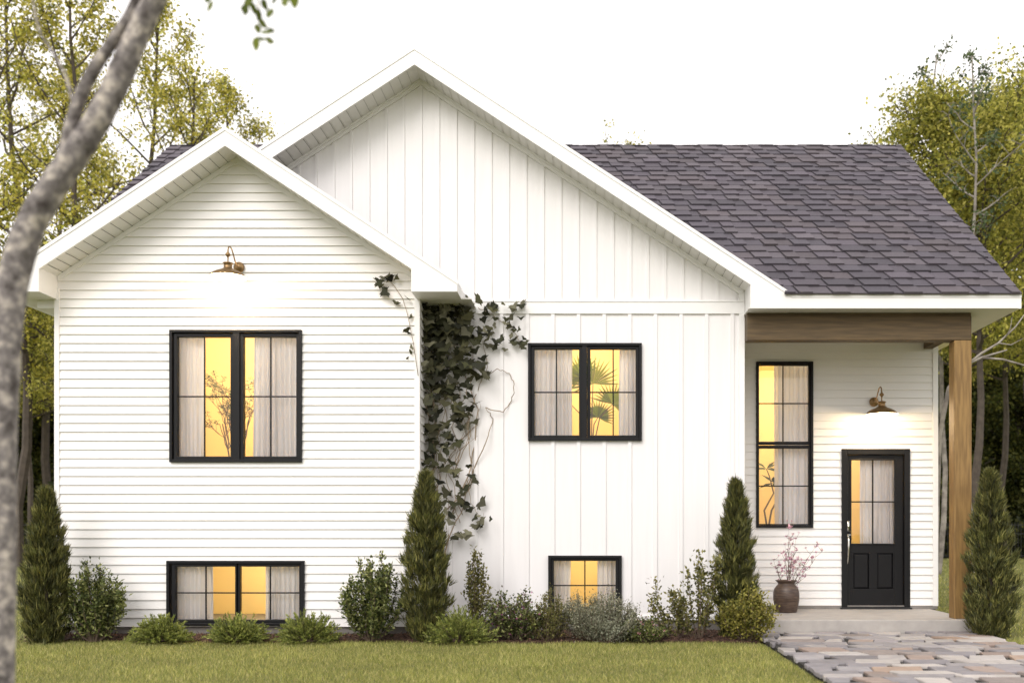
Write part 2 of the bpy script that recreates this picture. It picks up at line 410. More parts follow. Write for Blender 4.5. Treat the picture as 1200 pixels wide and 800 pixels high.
# main gable wall, board and batten
BAND0,BAND1=EYE+(620-368)/98.07,EYE+(620-353)/98.07
def mclip(z):
    h=(MAP-.18-z)/MS; return (max(ML,MC-h),min(MR,MC+h)) if h>0 else (MC,MC)
g=G(); flat(g,(0,MY,0),(1,0,0),(0,-1,0),ML,MR,.22,MAP-.18,[W2,W4,(ML-.1,WRt-.06,0,4.02)],mclip)
x=MR-.135
while x>WRt-.3:
    for a,b in intervals(.22,BAND0,[(H[2],H[3]) for H in (W2,W4) if H[0]-.02<x<H[1]+.02]):
        g.box((x-.021,MY-.020,a),(x+.021,MY+.0,b))
    x-=.306
x=MR-.10
while x>ML+.5:
    zt=min(MAP-.18-MS*abs(x-MC)-.02, 9)
    if zt>BAND1+.03: g.box((x-.015,MY-.014,BAND1),(x+.015,MY,zt))
    x-=.2085
part(g,'board_and_batten_wall',M['board'])
g=G(); g.box((ML,MY-.026,BAND0),(MR,MY+.001,BAND1)); g.box((ML,MY-.034,BAND1-.014),(MR,MY-.027,BAND1+.004)); g.box((WRt,MY-.03,.17),(MR,MY,.222))
bevel(part(g,'band_board',M['trim']),.003)
# porch wall
g=G(); siding(g,(0,PY,0),(1,0,0),(0,-1,0),MR,4.60,.245,3.80,[W5,DR]); part(g,'lap_siding_wall',M['siding'])
# hidden sides and back
RY0,RZ0,RS=11.47,3.95,.77; RIDY=15.9; RIDZ=RZ0+RS*(RIDY-RY0); BKY=2*RIDY-PY
g=G(); siding(g,(MR,MY,0),(0,1,0),(1,0,0),0,PY-MY,.2,3.8)
siding(g,(4.60,PY,0),(0,1,0),(1,0,0),0,BKY-PY,.2,3.9)
gz=lambda z:(max(0,(z-3.95)/RS-.05),(2*(RIDY-11.7))-max(0,(z-3.95)/RS-.05))
siding(g,(4.60,11.70,0),(0,1,0),(1,0,0),0,2*(RIDY-11.7),3.9,RIDZ-.15,(),gz)
siding(g,(-6.12,MY+.9,0),(0,1,0),(-1,0,0),0,BKY-MY-.9,.2,3.9)
siding(g,(-6.12,11.70,0),(0,1,0),(-1,0,0),0,2*(RIDY-11.7),3.9,RIDZ-.15,(),gz)
siding(g,(4.6,BKY,0),(-1,0,0),(0,1,0),0,10.72,.2,3.9)
part(g,'lap_siding_wall',M['siding'])
# foundation
g=G(); g.box((WL+.01,WY+.012,-.1),(WRt-.01,MY+.3,.14)); g.box((WRt,MY+.012,-.1),(MR,PY,.215)); g.box((MR,PY+.012,-.1),(4.59,BKY-.02,.25)); g.box((-6.1,MY+.3,-.1),(MR,BKY-.03,.14))
part(g,'foundation',M['found'])
# corner boards
for x0,x1,yy,z0,z1 in ((WL-.012,WL+.045,WY,.13,4.02),(WRt-.05,WRt+.012,WY,.13,4.02),(MR-.055,MR+.012,MY,.2,4.12),(4.545,4.615,PY,.24,3.78),(MR+.001,MR+.05,PY,.24,3.78)):
    g=G(); g.box((x0,yy-.024,z0),(x1,yy+.05,z1)); bevel(part(g,'corner_board',M['trim']),.003)
# frieze boards under rakes
def rakeboard(g_, C, ap, sl, x0, x1, y0, y1, drop0, drop1):
    """sloped board between vertical drops below the fascia top line, x measured from centre"""
    za=lambda x,d: ap-d-sl*abs(x)
    g_.prism([(C+x0,za(x0,drop1)),(C+x1,za(x1,drop1)),(C+x1,za(x1,drop0)),(C+x0,za(x0,drop0))],y0,y1)
g=G()
for s in (-1,1):
    rakeboard(g,WC,WAP,WS,0,s*2.06,WY-.022,WY-.0,.185,.245)
    rakeboard(g,MC,MAP,MS,0,s*3.85,MY-.026,MY-.0,.185,.255)
    rakeboard(g,MC,MAP,MS,0,s*3.85,MY-.040,MY-.0261,.185,.212)
part(g,'frieze_board',M['trim'])
# rake fascias with returns
def gable_fascia(C,ap,sl,half,inner,zbot,yf,ywall,right_ret=True):
    g_=G(); za=lambda x: ap-sl*x
    for s in (-1,1):
        outl=[(0,ap),(half,za(half)),(half,zbot),(inner,zbot),(inner,za(inner)-.20),(0,ap-.20)]
        pol=[(C+s*x,z) for x,z in outl]
        if s<0: pol=pol[::-1]
        # split into two convex-ish parts
        a=[(0,ap),(inner,za(inner)),(inner,za(inner)-.20),(0,ap-.20)]; b=[(inner,za(inner)),(half,za(half)),(half,zbot),(inner,zbot)]
        for q,y1 in ((a,yf+.03),(b,ywall-.001)):
            q=[(C+s*x,z) for x,z in q]
            if s<0: q=q[::-1]
            g_.prism(q,yf,y1)
        # thin drip edge standing just proud on top
        q=[(C+s*x,z) for x,z in ((0,ap+.012),(half+.01,za(half+.01)+.012),(half+.01,za(half+.01)-.030),(0,ap-.030))]
        if s<0: q=q[::-1]
        g_.prism(q,yf-.008,yf-.0005)
    return g_
part(gable_fascia(WC,WAP,WS,2.575,2.065,3.885,11.04,WY),'fascia',M['trim'])
part(gable_fascia(MC,MAP,MS,4.345,3.872,3.795,11.47,MY),'fascia',M['trim'])
g=G(); g.box((2.335,11.471,3.795),(4.985,11.50,3.945)); g.box((2.335,11.463,3.92),(4.985,11.4705,3.955))          # eave fascia
part(g,'fascia',M['trim'])
for s in (-1,1): g=G(); g.box((WC+s*2.575,11.4405,3.885),(WC+s*2.548,12.9 if s<0 else MY,WAP-WS*2.575)); part(g,'fascia',M['trim'])
# soffits with ribs
def soffit_rake(g_,C,ap,sl,inner,y0,y1):
    d=.185
    for s in (-1,1):
        x=0; k=0
        while x<inner+.05:
            x1=x+.085
            za=lambda x_,o=0: ap-d-sl*x_-o
            o=.0
            g_.add([(C+s*x,y0,za(x)),(C+s*x1,y0,za(x1)),(C+s*x1,y1,za(x1)),(C+s*x,y1,za(x))],[(0,1,2,3)])
            g_.add([(C+s*x1,y0,za(x1,-.006)),(C+s*(x1+.015),y0,za(x1+.015,-.006)),(C+s*(x1+.015),y1,za(x1+.015,-.006)),(C+s*x1,y1,za(x1,-.006))],[(0,1,2,3)])
            g_.add([(C+s*x1,y0,za(x1)),(C+s*x1,y0,za(x1,-.006)),(C+s*x1,y1,za(x1,-.006)),(C+s*x1,y1,za(x1))],[(0,1,2,3)])
            x+=.10
g=G(); soffit_rake(g,WC,WAP,WS,2.06,11.065,WY+.01); soffit_rake(g,MC,MAP,MS,3.86,11.495,MY+.01)
g.box((WL-.52,WY-.03,3.887),(WL-.0,12.9,3.90)); g.box((WRt-.0,WY-.03,3.887),(WRt+.6,MY,3.90))
g.box((MR+.0,11.495,3.797),(4.98,PY,3.81)); g.box((4.6,PY,3.797),(4.98,BKY+.4,3.81)); g.box((-6.6,12.9,3.797),(-6.12,BKY+.4,3.81))
part(g,'soffit',M['soffit'])

# shingled roofs
def shingles(g_, O,U,Vd,N, spans, length, exp=.205, tab=.40):
    O=Vector(O);U=Vector(U).normalized();Vd=Vector(Vd).normalized();N=Vector(N).normalized()
    pt=lambda u,v,o:O+U*u+Vd*v+N*o
    nrow=int(length/exp)+1; off=0
    for r in range(nrow):
        v0=r*exp; v1=min(v0+exp,length)
        if v1-v0<.01: break
        off=(off+random.choice((.09,.11,.13,.16)))%tab
        for (ua,ub) in spans((v0+v1)/2):
            if ub-ua<.05: continue
            u=ua-random.uniform(0,.02)-(tab-off)
            while u<ub:
                tw=tab*random.uniform(.93,1.07); a=max(u,ua); b=min(u+tw,ub)
                if b-a>.012:
                    sl=.035; base=random.choice([(.100,.085,.104),(.088,.076,.094),(.116,.100,.116),(.080,.070,.086),(.108,.090,.102)]); f=random.uniform(.62,.86)
                    base=tuple(k*f for k in base)
                    sa=sl if a>ua else 0; sb=sl if b<ub else 0; gp=.007
                    h0=.014; h1=.032
                    # plain laminate
                    V=[pt(a+sa+gp,v0,h0),pt(b+sb-gp,v0,h0),pt(b-gp,v1,.002),pt(a+gp,v1,.002),pt(a+sa+gp,v0,0),pt(b+sb-gp,v0,0)]
                    if b+sb>ub: V[1]=pt(ub,v0,h0); V[5]=pt(ub,v0,0)
                    g_.add(V,[(0,1,2,3),(4,5,1,0),(5,2,1),(4,0,3)],0,base)
                    # raised part of the tab (dragon tooth)
                    t0=a; t1=a+(b-a)*random.uniform(.40,.85); f2=random.uniform(.98,1.15); bb=tuple(k*f2 for k in base)
                    if t1-t0>.06:
                        W_=[pt(t0+sa+gp,v0-.006,h1),pt(t1+sb*.6-gp,v0-.006,h1),pt(t1-gp,v1,.010),pt(t0+gp,v1,.010),pt(t0+sa+gp,v0-.006,0),pt(t1+sb*.6-gp,v0-.006,0),pt(t1-gp,v1,0),pt(t0+gp,v1,0)]
                        g_.add(W_,[(0,1,2,3),(4,5,1,0),(5,6,2,1),(7,4,0,3)],0,bb)
                u+=tw
    # dark deck under the shingles
    for r in range(nrow):
        v0=r*exp; v1=min(v0+exp,length)
        for (ua,ub) in spans((v0+v1)/2): g_.add([pt(ua,v0,0),pt(ub,v0,0),pt(ub,v1,0),pt(ua,v1,0)],[(0,1,2,3)],0,(.02,.018,.02))
XL,XR=-6.66,4.985; sl_len=math.hypot(RIDY-RY0,RIDZ-RZ0)
def mainspan(v):
    z=RZ0+v/sl_len*(RIDZ-RZ0)
    if z>=MAP-.03: return [(0,XR-XL)]
    h=(MAP-z)/MS; return [(0,max(0,MC-h-XL)),(min(XR,MC+h)-XL,XR-XL)]
g=G()
shingles(g,(XL,RY0-.03,RZ0),(1,0,0),(0,RIDY-RY0,RIDZ-RZ0),(0,-(RIDZ-RZ0),RIDY-RY0),mainspan,sl_len)
shingles(g,(XR,2*RIDY-RY0+.03,RZ0),(-1,0,0),(0,-(RIDY-RY0),RIDZ-RZ0),(0,(RIDZ-RZ0),RIDY-RY0),lambda v:[(0,XR-XL)],sl_len,.4,.8)
for k in range(30):   # ridge caps
    x0=XL+k*.4; g.prism([(RIDY-.15,RIDZ-.10),(RIDY,RIDZ+.025+.008*(k%2)),(RIDY+.15,RIDZ-.10)],x0,min(x0+.398,XR),'x')
    for i in range(6): g.c[-1-i]=(.11,.10,.108)
# cross gables
for C,ap,sl,half,yf,yend in ((WC,WAP,WS,2.58,11.035,lambda z:RY0+(z-RZ0)/RS+.1),(MC,MAP,MS,4.35,11.463,lambda z:RY0+(z-RZ0)/RS+.1)):
    for s in (-1,1):
        L=math.hypot(half,half*sl); zz=lambda v: ap-sl*half+v/L*half*sl
        O=(C+s*half-.03,yf+.06,ap-sl*half-.012)
        lo=MY if C==WC and s>0 else 0
        if s>0: shingles(g,O,(0,1,0),(-half,0,half*sl),(sl,0,1),lambda v:[(0,max(max(yend(zz(v)),lo if C==WC else 0)-yf-.06,.39))],L-.03,.205,.40)
        else:   shingles(g,(C-half+.03,max(12.9,yf),ap-sl*half-.012),(0,-1,0),(half,0,half*sl),(-sl,0,1),lambda v:[(-max(0,yend(zz(v))-max(12.9,yf)),12.9-yf-.06)],L-.03,.205,.40)
part(g,'roof',M['shingle'])
# barge boards on the main roof ends
for x0,x1 in ((XR-.03,XR-.002),(XL+.002,XL+.03)):
    g=G()
    for s in (-1,1):
        q=[(RIDY+s*(RIDY-RY0),RZ0-.16),(RIDY,RIDZ-.16),(RIDY,RIDZ-.02),(RIDY+s*(RIDY-RY0),RZ0-.02)]
        g.prism(q,x0,x1,'x')
    part(g,'bargeboard',M['trim'])
# porch structure
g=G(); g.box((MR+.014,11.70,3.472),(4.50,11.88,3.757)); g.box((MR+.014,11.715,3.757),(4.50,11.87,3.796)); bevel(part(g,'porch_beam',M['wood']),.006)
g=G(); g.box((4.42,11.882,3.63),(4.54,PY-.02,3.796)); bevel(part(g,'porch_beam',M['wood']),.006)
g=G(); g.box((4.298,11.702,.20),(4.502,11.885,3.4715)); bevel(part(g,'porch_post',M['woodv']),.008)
g=G(); g.box((1.86,11.56,-.1),(4.52,PY+.01,.20)); bevel(part(g,'porch_floor',M['concrete']),.012)
g=G(); g.box((1.9,PY-.02,.2005),(4.6,PY+.012,.246)); part(g,'base_strip',M['found'])

# windows ------------------------------------------------------------
def ring(g_,x0,x1,z0,z1,w_,ya,yb):
    g_.box((x0,ya,z0),(x0+w_,yb,z1)); g_.box((x1-w_,ya,z0),(x1,yb,z1))
    g_.box((x0+w_,ya,z0),(x1-w_,yb,z0+w_)); g_.box((x0+w_,ya,z1-w_),(x1-w_,yb,z1))
def window(Rc, D, glasses, muntins, mull=None, label=None):
    """Rc outer rect; glasses = glass rects; muntins per glass (list of x, list of z)"""
    x0,x1,z0,z1=Rc
    g_=G(); ring(g_,x0,x1,z0,z1,.032,D-.046,D+.10)
    if mull:
        for (a,b,c,d,) in mull: g_.box((a,D-.038,c),(b,D+.09,d))
    wd=part(g_,'window',M['black']); bevel(wd,.003)
    if label: wd['label']=label
    for i,(a,b,c,d) in enumerate(glasses):
        s=G(); t=.040
        aa=max(a-t,x0+.033); bb=min(b+t,x1-.033); cc=max(c-t,z0+.033); dd=min(d+t,z1-.033)
        s.box((aa,D-.018,cc),(a,D+.05,dd)); s.box((b,D-.018,cc),(bb,D+.05,dd)); s.box((a,D-.018,cc),(b,D+.05,c)); s.box((a,D-.018,d),(b,D+.05,dd))
        bevel(part(s,'sash',M['black'],wd),.004)
        s=G(); s.add([(a,D+.020,c),(b,D+.020,c),(b,D+.020,d),(a,D+.020,d)],[(0,1,2,3)]); part(s,'pane',M['glass'],wd)
        s=G()
        for x in muntins[i][0]: s.box((x-.0075,D+.006,c),(x+.0075,D+.019,d))
        for z in muntins[i][1]: s.box((a,D+.004,z-.0075),(b,D+.0185,z+.0075))
        part(s,'muntin',M['black'],wd)
    return wd
def zx(D): return (lambda px:(px-690)/FPX*D),(lambda py:EYE+(620-py)/FPX*D)
X_,Z_=zx(WY)
gl=[(X_(208.2),X_(270.6),Z_(534.6),Z_(395)),(X_(286),X_(347.6),Z_(534.6),Z_(395))]
window(W1,WY,gl,[([X_(239.4)],[Z_(464.5)]),([X_(317)],[Z_(464.5)])],[(X_(274),X_(282),W1[2]+.03,W1[3]-.03)],'wide two-sash upper window under the brass lamp')
gl=[(X_(206),X_(276),Z_(725.5),Z_(663.5)),(X_(281.7),X_(351),Z_(725.5),Z_(663.5))]
window(W3,WY,gl,[([X_(241)],[Z_(694.3)]),([X_(316.5)],[Z_(694.3)])],None,'low two-sash basement window behind the spreading shrubs')
X_,Z_=zx(MY)
gl=[(X_(626.3),X_(678.5),Z_(510),Z_(409.3)),(X_(692),X_(745),Z_(510),Z_(409.3))]
window(W2,MY,gl,[([X_(652)],[Z_(459.5)]),([X_(718.6)],[Z_(459.5)])],[(X_(682),X_(688),W2[2]+.03,W2[3]-.03)],'two-sash upper window with a fan palm behind it')
window(W4,MY,[(X_(649),X_(721.5),Z_(717.5),Z_(656.8))],[([X_(685.4)],[Z_(685.6)])],None,'small basement window behind the silvery shrub')
X_,Z_=zx(PY)
gl=[(X_(889.4),X_(947.6),Z_(517.3),Z_(428.3)),(X_(889.4),X_(947.6),Z_(613.6),Z_(525.3))]
window(W5,PY,gl,[([X_(917.7)],[Z_(472.6)]),([X_(917.7)],[Z_(569.2)])],None,'tall narrow window beside the front door')
# door
dg=G(); x0,x1,z0,z1=DR; z0=.202
for a,b in ((x0,x0+.075),(x1-.075,x1)): dg.box((a,PY-.035,z0),(b,PY+.10,z1))
dg.box((x0+.075,PY-.035,z1-.075),(x1-.075,PY+.10,z1)); dg.box((x0+.075,PY-.03,z0),(x1-.075,PY+.1,z0+.03))
door=part(dg,'door',M['doorpaint']); bevel(door,.005)
GX0,GX1,GZ0,GZ1=X_(997.8),X_(1048.8),Z_(636.6),Z_(538.8)
lx0,lx1,lz0,lz1=x0+.078,x1-.078,z0+.034,z1-.078
s=G(); yl=PY+.012
s.box((lx0,yl,lz0),(GX0-.002,yl+.045,lz1)); s.box((GX1+.002,yl,lz0),(lx1,yl+.045,lz1)); s.box((GX0-.002,yl,GZ1+.002),(GX1+.002,yl+.045,lz1))
pz0,pz1=Z_(689.5),Z_(648)
pn=[(X_(1000.4),X_(1018.8)),(X_(1028.5),X_(1047.0))]
s.box((GX0-.002,yl,pz1),(GX1+.002,yl+.045,GZ0-.002)); s.box((GX0-.002,yl,lz0),(GX1+.002,yl+.045,pz0)); 
xs_=[GX0-.002,pn[0][0],pn[0][1],pn[1][0],pn[1][1],GX1+.002]
for i in (0,2,4): s.box((xs_[i],yl,pz0),(xs_[i+1],yl+.045,pz1))
bevel(part(s,'door_leaf',M['doorpaint'],door),.004)
for a,b in pn:
    s=G(); m_=.022
    V=[(a,yl+.022,pz0),(b,yl+.022,pz0),(b,yl+.022,pz1),(a,yl+.022,pz1),(a+m_,yl+.006,pz0+m_),(b-m_,yl+.006,pz0+m_),(b-m_,yl+.006,pz1-m_),(a+m_,yl+.006,pz1-m_)]
    s.add(V,[(4,5,6,7),(0,1,5,4),(1,2,6,5),(2,3,7,6),(3,0,4,7)]); part(s,'door_panel',M['doorpaint'],door)
s=G(); ring(s,GX0-.02,GX1+.02,GZ0-.02,GZ1+.02,.022,yl-.010,yl-.0005); bevel(part(s,'glazing_bead',M['doorpaint'],door),.004)
s=G(); s.add([(GX0,yl+.02,GZ0),(GX1,yl+.02,GZ0),(GX1,yl+.02,GZ1),(GX0,yl+.02,GZ1)],[(0,1,2,3)]); part(s,'pane',M['glass'],door)
s=G(); s.box((X_(1023.2)-.008,yl+.004,GZ0),(X_(1023.2)+.008,yl+.018,GZ1)); s.box((GX0,yl+.002,Z_(587.7)-.008),(GX1,yl+.0175,Z_(587.7)+.008)); part(s,'muntin',M['black'],door)
s=G(); hx=X_(992.2)+.012
s.box((hx-.03,yl-.012,Z_(622)),(hx+.03,yl-.0005,Z_(610)))
s.lathe([(0,.0),(.016,.0),(.016,.02),(0,.02)],(hx,yl-.02,Z_(617)),12)
s.box((hx-.022,yl-.014,Z_(640)),(hx+.022,yl-.0005,Z_(625.5)))
s.tube([(hx,yl-.01,Z_(630)),(hx,yl-.055,Z_(629)),(hx,yl-.066,Z_(634)),(hx,yl-.064,Z_(645)),(hx-.004,yl-.05,Z_(654)),(hx-.008,yl-.035,Z_(660)),(hx-.01,yl-.01,Z_(661))],[.010,.011,.012,.012,.010,.008,.007],10)
s.tube([(hx,yl-.02,Z_(627)),(hx+.02,yl-.05,Z_(626.4)),(hx+.035,yl-.052,Z_(626.6))],.006,8)
part(s,'door_handle',M['nickel'],door,smooth=True)
s=G(); s.box((x0-.02,PY-.06,.2008),(x1+.02,PY+.10,.222)); bevel(part(s,'door_sill',M['iron'],door),.004)

# rooms (closed boxes with an open front on the window)
def room(x0,x1,z0,z1,y0,y1):
    g_=G(); V=[(x0,y0,z0),(x1,y0,z0),(x1,y1,z0),(x0,y1,z0),(x0,y0,z1),(x1,y0,z1),(x1,y1,z1),(x0,y1,z1)]
    g_.add(V,[(0,1,2,3),(7,6,5,4),(1,5,6,2),(2,6,7,3),(3,7,4,0)])
    part(g_,'room_interior',M['room'])
def roomlight(x,y,z,p,sx=.5):
    l=bpy.data.lights.new('room_lamp','POINT'); l.energy=p; l.color=(1,.86,.62); l.shadow_soft_size=.12
    o=bpy.data.objects.new('room_lamp',l); link(o); o.location=(x,y,z)
room(W1[0]-.5,W1[1]+.5,1.6,4.01,WY+.02,WY+2.2); roomlight((W1[0]+W1[1])/2,WY+.95,3.80,85)
room(W3[0]-.4,W3[1]+.4,.02,1.25,WY+.02,WY+1.7); roomlight((W3[0]+W3[1])/2,WY+.75,1.12,34)
room(W2[0]-.4,W2[1]+.4,1.7,4.0,MY+.02,MY+2.2); roomlight((W2[0]+W2[1])/2,MY+.9,3.8,62)
room(W4[0]-.4,W4[1]+.4,.02,1.25,MY+.02,MY+1.7); roomlight((W4[0]+W4[1])/2,MY+.75,1.12,24)
room(W5[0]-.25,DR[1]+.4,.26,3.7,PY+.07,PY+2.2); roomlight(W5[0]+.5,PY+1.0,3.5,36); roomlight(3.9,PY+1.0,3.4,36)

# curtains
def curtain(x0,x1,z0,z1,y,label,folds=7,amp=.038):
    folds=int(folds*1.4)
    g_=G(); n=max(20,folds*10); ph=random.random()*6; rows=8; V=[]
    for j in range(rows+1):
        t=j/rows; z=z0+(z1-z0)*t
        for i in range(n+1):
            u=i/n; a=amp*(.75+.35*math.sin(u*9+ph))*(1-.25*t)
            V.append((x0+(x1-x0)*u+.006*math.sin(t*3+u*8+ph), y+a*math.sin(2*math.pi*folds*(u+.025*math.sin(u*11+ph+t)))+a*.35*math.sin(2*math.pi*folds*2.3*u+ph), z))
    g_.add(V,[(j*(n+1)+i,j*(n+1)+i+1,(j+1)*(n+1)+i+1,(j+1)*(n+1)+i) for j in range(rows) for i in range(n)])
    o=g_.build('curtain',M['curtain'],None,True); setorigin(o,((x0+x1)/2,y,z0)); tag(o,label,'curtain','curtains hanging inside the windows'); return o
X_,Z_=zx(WY+.13); c='pale linen curtain '
curtain(X_(204)-.06,X_(239.5),W1[2]-.1,W1[3]+.1,WY+.13,c+'at the left side of the upper window under the brass lamp',5)
curtain(X_(298),X_(350)+.08,W1[2]-.1,W1[3]+.1,WY+.13,c+'at the right side of the upper window under the brass lamp',7)
curtain(X_(200)-.05,X_(251),W3[2]-.08,W3[3]+.1,WY+.13,c+'at the left of the wide basement window behind the spreading shrubs',7)
curtain(X_(310),X_(356)+.05,W3[2]-.08,W3[3]+.1,WY+.13,c+'at the right of the wide basement window behind the spreading shrubs',6)
X_,Z_=zx(MY+.13)
curtain(X_(622)-.05,X_(671),W2[2]-.1,W2[3]+.1,MY+.13,c+'left of the fan palm in the upper window of the board wall',7)
curtain(X_(725.7),X_(748)+.05,W2[2]-.1,W2[3]+.1,MY+.13,c+'right of the fan palm in the upper window of the board wall',4)
curtain(X_(646)-.05,X_(669),W4[2]-.08,W4[3]+.1,MY+.13,c+'at the left of the small basement window above the silvery shrub',4)
curtain(X_(700.6),X_(724)+.05,W4[2]-.08,W4[3]+.1,MY+.13,c+'at the right of the small basement window above the silvery shrub',4)
X_,Z_=zx(PY+.16)
curtain(X_(908),X_(950)+.04,W5[2]-.1,W5[3]+.1,PY+.16,c+'filling most of the tall narrow window by the front door',6)
curtain(X_(1007.5),X_(1050)+.02,GZ0-.08,GZ1+.1,PY+.13,c+'behind the glass of the black front door',6)

# wall lamps
def wall_lamp(loc,label,power):
    t=thing('wall_lamp',label,'wall lamp',loc,0,'brass wall lamps')
    s=G(); V=[(.062,0),(.062,.012),(.05,.022),(.035,.026),(.03,.038),(.012,.042),(0,.042)]
    seg=28; vv=[(r*math.cos(2*math.pi*k/seg),-h-.012,r*math.sin(2*math.pi*k/seg)) for r,h in V for k in range(seg)]
    s.add(vv,[(i*seg+k,i*seg+(k+1)%seg,(i+1)*seg+(k+1)%seg,(i+1)*seg+k) for i in range(len(V)-1) for k in range(seg)]); s.build('back_plate',M['brass'],t,True)
    s=G(); pts=[(0,-.05,0),(0,-.10,.01),(0,-.15,.045),(0,-.20,.10),(0,-.25,.145),(0,-.30,.158),(0,-.345,.138),(0,-.362,.10),(0,-.364,.05),(0,-.364,.0),(0,-.364,-.06)]
    s.tube(pts,.0075,10); s.lathe([(0,.105),(.010,.10),(.008,.085),(.013,.075),(.028,.055),(.030,.045),(.014,.028),(.008,.018),(.008,.0)],(0,-.364,0),18); s.build('arm',M['brass'],t,True)
    s=G(); s.lathe([(.0,-.030),(.030,-.034),(.055,-.042),(.056,-.050),(.045,-.054),(.045,-.098),(.058,-.106),(.075,-.118),(.12,-.136),(.165,-.160),(.190,-.182),(.203,-.204),(.206,-.204)],(0,-.364,0),36,0)
    s.lathe([(.206,-.204),(.200,-.203),(.187,-.185),(.162,-.164),(.118,-.141),(.07,-.123),(.0,-.115)],(0,-.364,0),36,1)
    s.build('lamp_shade',[M['brass'],M['shade_in']],t,True)
    s=G(); s.lathe([(.0,-.12),(.014,-.122),(.016,-.14),(.030,-.16),(.034,-.178),(.028,-.196),(.012,-.206),(0,-.208)],(0,-.364,0),18); s.build('bulb',M['bulb'],t,True)
    l=bpy.data.lights.new('lamp_light','POINT'); l.energy=power; l.color=(1,.74,.44); l.shadow_soft_size=.05
    o=bpy.data.objects.new('lamp_light',l); link(o,t); o.location=(0,-.364,-.222)
wall_lamp((-4.01,WY-.012,4.25),'brass gooseneck wall lamp on the left gable above the wide window',46)
wall_lamp((3.764,PY-.012,2.93),'brass gooseneck wall lamp on the porch wall above the black front door',30)

# urn with magnolia branches
ux,uy=2.505,12.63
urn=thing('flower_urn','dark ribbed clay urn standing on the porch floor beside the front door','urn',(ux,uy,.201))
s=G(); s.lathe([(0,0),(.125,0),(.135,.015),(.150,.07),(.157,.12),(.160,.130),(.1575,.14),(.163,.145),(.165,.20),(.163,.255),(.150,.30),(.125,.335),(.108,.352),(.104,.362),(.112,.378),(.133,.396),(.138,.402),(.135,.408),(.118,.406),(.098,.385),(.09,.36),(.09,.30),(0,.29)],(0,0,0),40); s.build('pot',M['urn'],urn,True)
mag=thing('magnolia_branches','bare magnolia branches with pink blossom arranged in the dark porch urn','branches',(ux,uy,.50))
s=G(); tips=[]
def wig(a,b,n=7,j=.02):
    a=np.array(a);b=np.array(b); return [tuple(a+(b-a)*t+np.array([random.uniform(-j,j) for _ in range(3)])*(0 if t in(0,1) else 1)) for t in np.linspace(0,1,n)]
ends=[(-.17,-.05,.36),(-.13,.03,.25),(-.02,-.02,.55),(.04,.03,.76),(.03,-.05,.62),(.10,.05,.40),(.16,-.03,.30),(.27,.02,.36),(.36,-.02,.52),(.46,.03,.47),(.22,-.05,.14),(.12,.0,.62),(.06,-.06,.30)]
for e in ends:
    p=wig((random.uniform(-.03,.03),random.uniform(-.03,.03),-.1),e,8,.014); s.tube(p,[.0055-.0045*i/7 for i in range(8)],6)
    for k in range(9):
        q=np.array(p[random.randint(3,7)]); d=np.array([random.uniform(-.07,.07),random.uniform(-.05,.05),random.uniform(.0,.09)])
        s.tube([tuple(q),tuple(q+d*.5+np.array([0,0,-.006])),tuple(q+d)],[.0028,.002,.0012],5); tips.append(q+d)
    tips.append(np.array(e))
s.build('twig',M['twig'],mag)
PV=[];PC=[]
def blossom(c,sz):
    n=7; an=rng.uniform(0,6.28,n); el=rng.uniform(.5,1.35,n)
    d=np.stack([np.cos(an)*np.cos(el),np.sin(an)*np.cos(el),np.sin(el)],1); nn=np.stack([-np.sin(el)*np.cos(an),-np.sin(el)*np.sin(an),np.cos(el)],1)
    PV.append(leaf_quads(np.repeat([c],n,0),d,nn,sz*rng.uniform(.8,1.1,n),sz*.5,.6)); PC.append(palette(n,[(.72,.48,.58),(.8,.62,.68),(.60,.32,.44),(.85,.74,.76)],.06))
for q in tips:
    if random.random()<.95: blossom(q,random.uniform(.022,.046))
blossom(np.array([.05,.03,.75]),.075); blossom(np.array([.045,-.04,.60]),.06); blossom(np.array([.09,-.05,.33]),.065); blossom(np.array([.03,-.06,.36]),.05)
polys_np('blossom',np.concatenate(PV),4,np.concatenate(PC),M['petal'],mag)

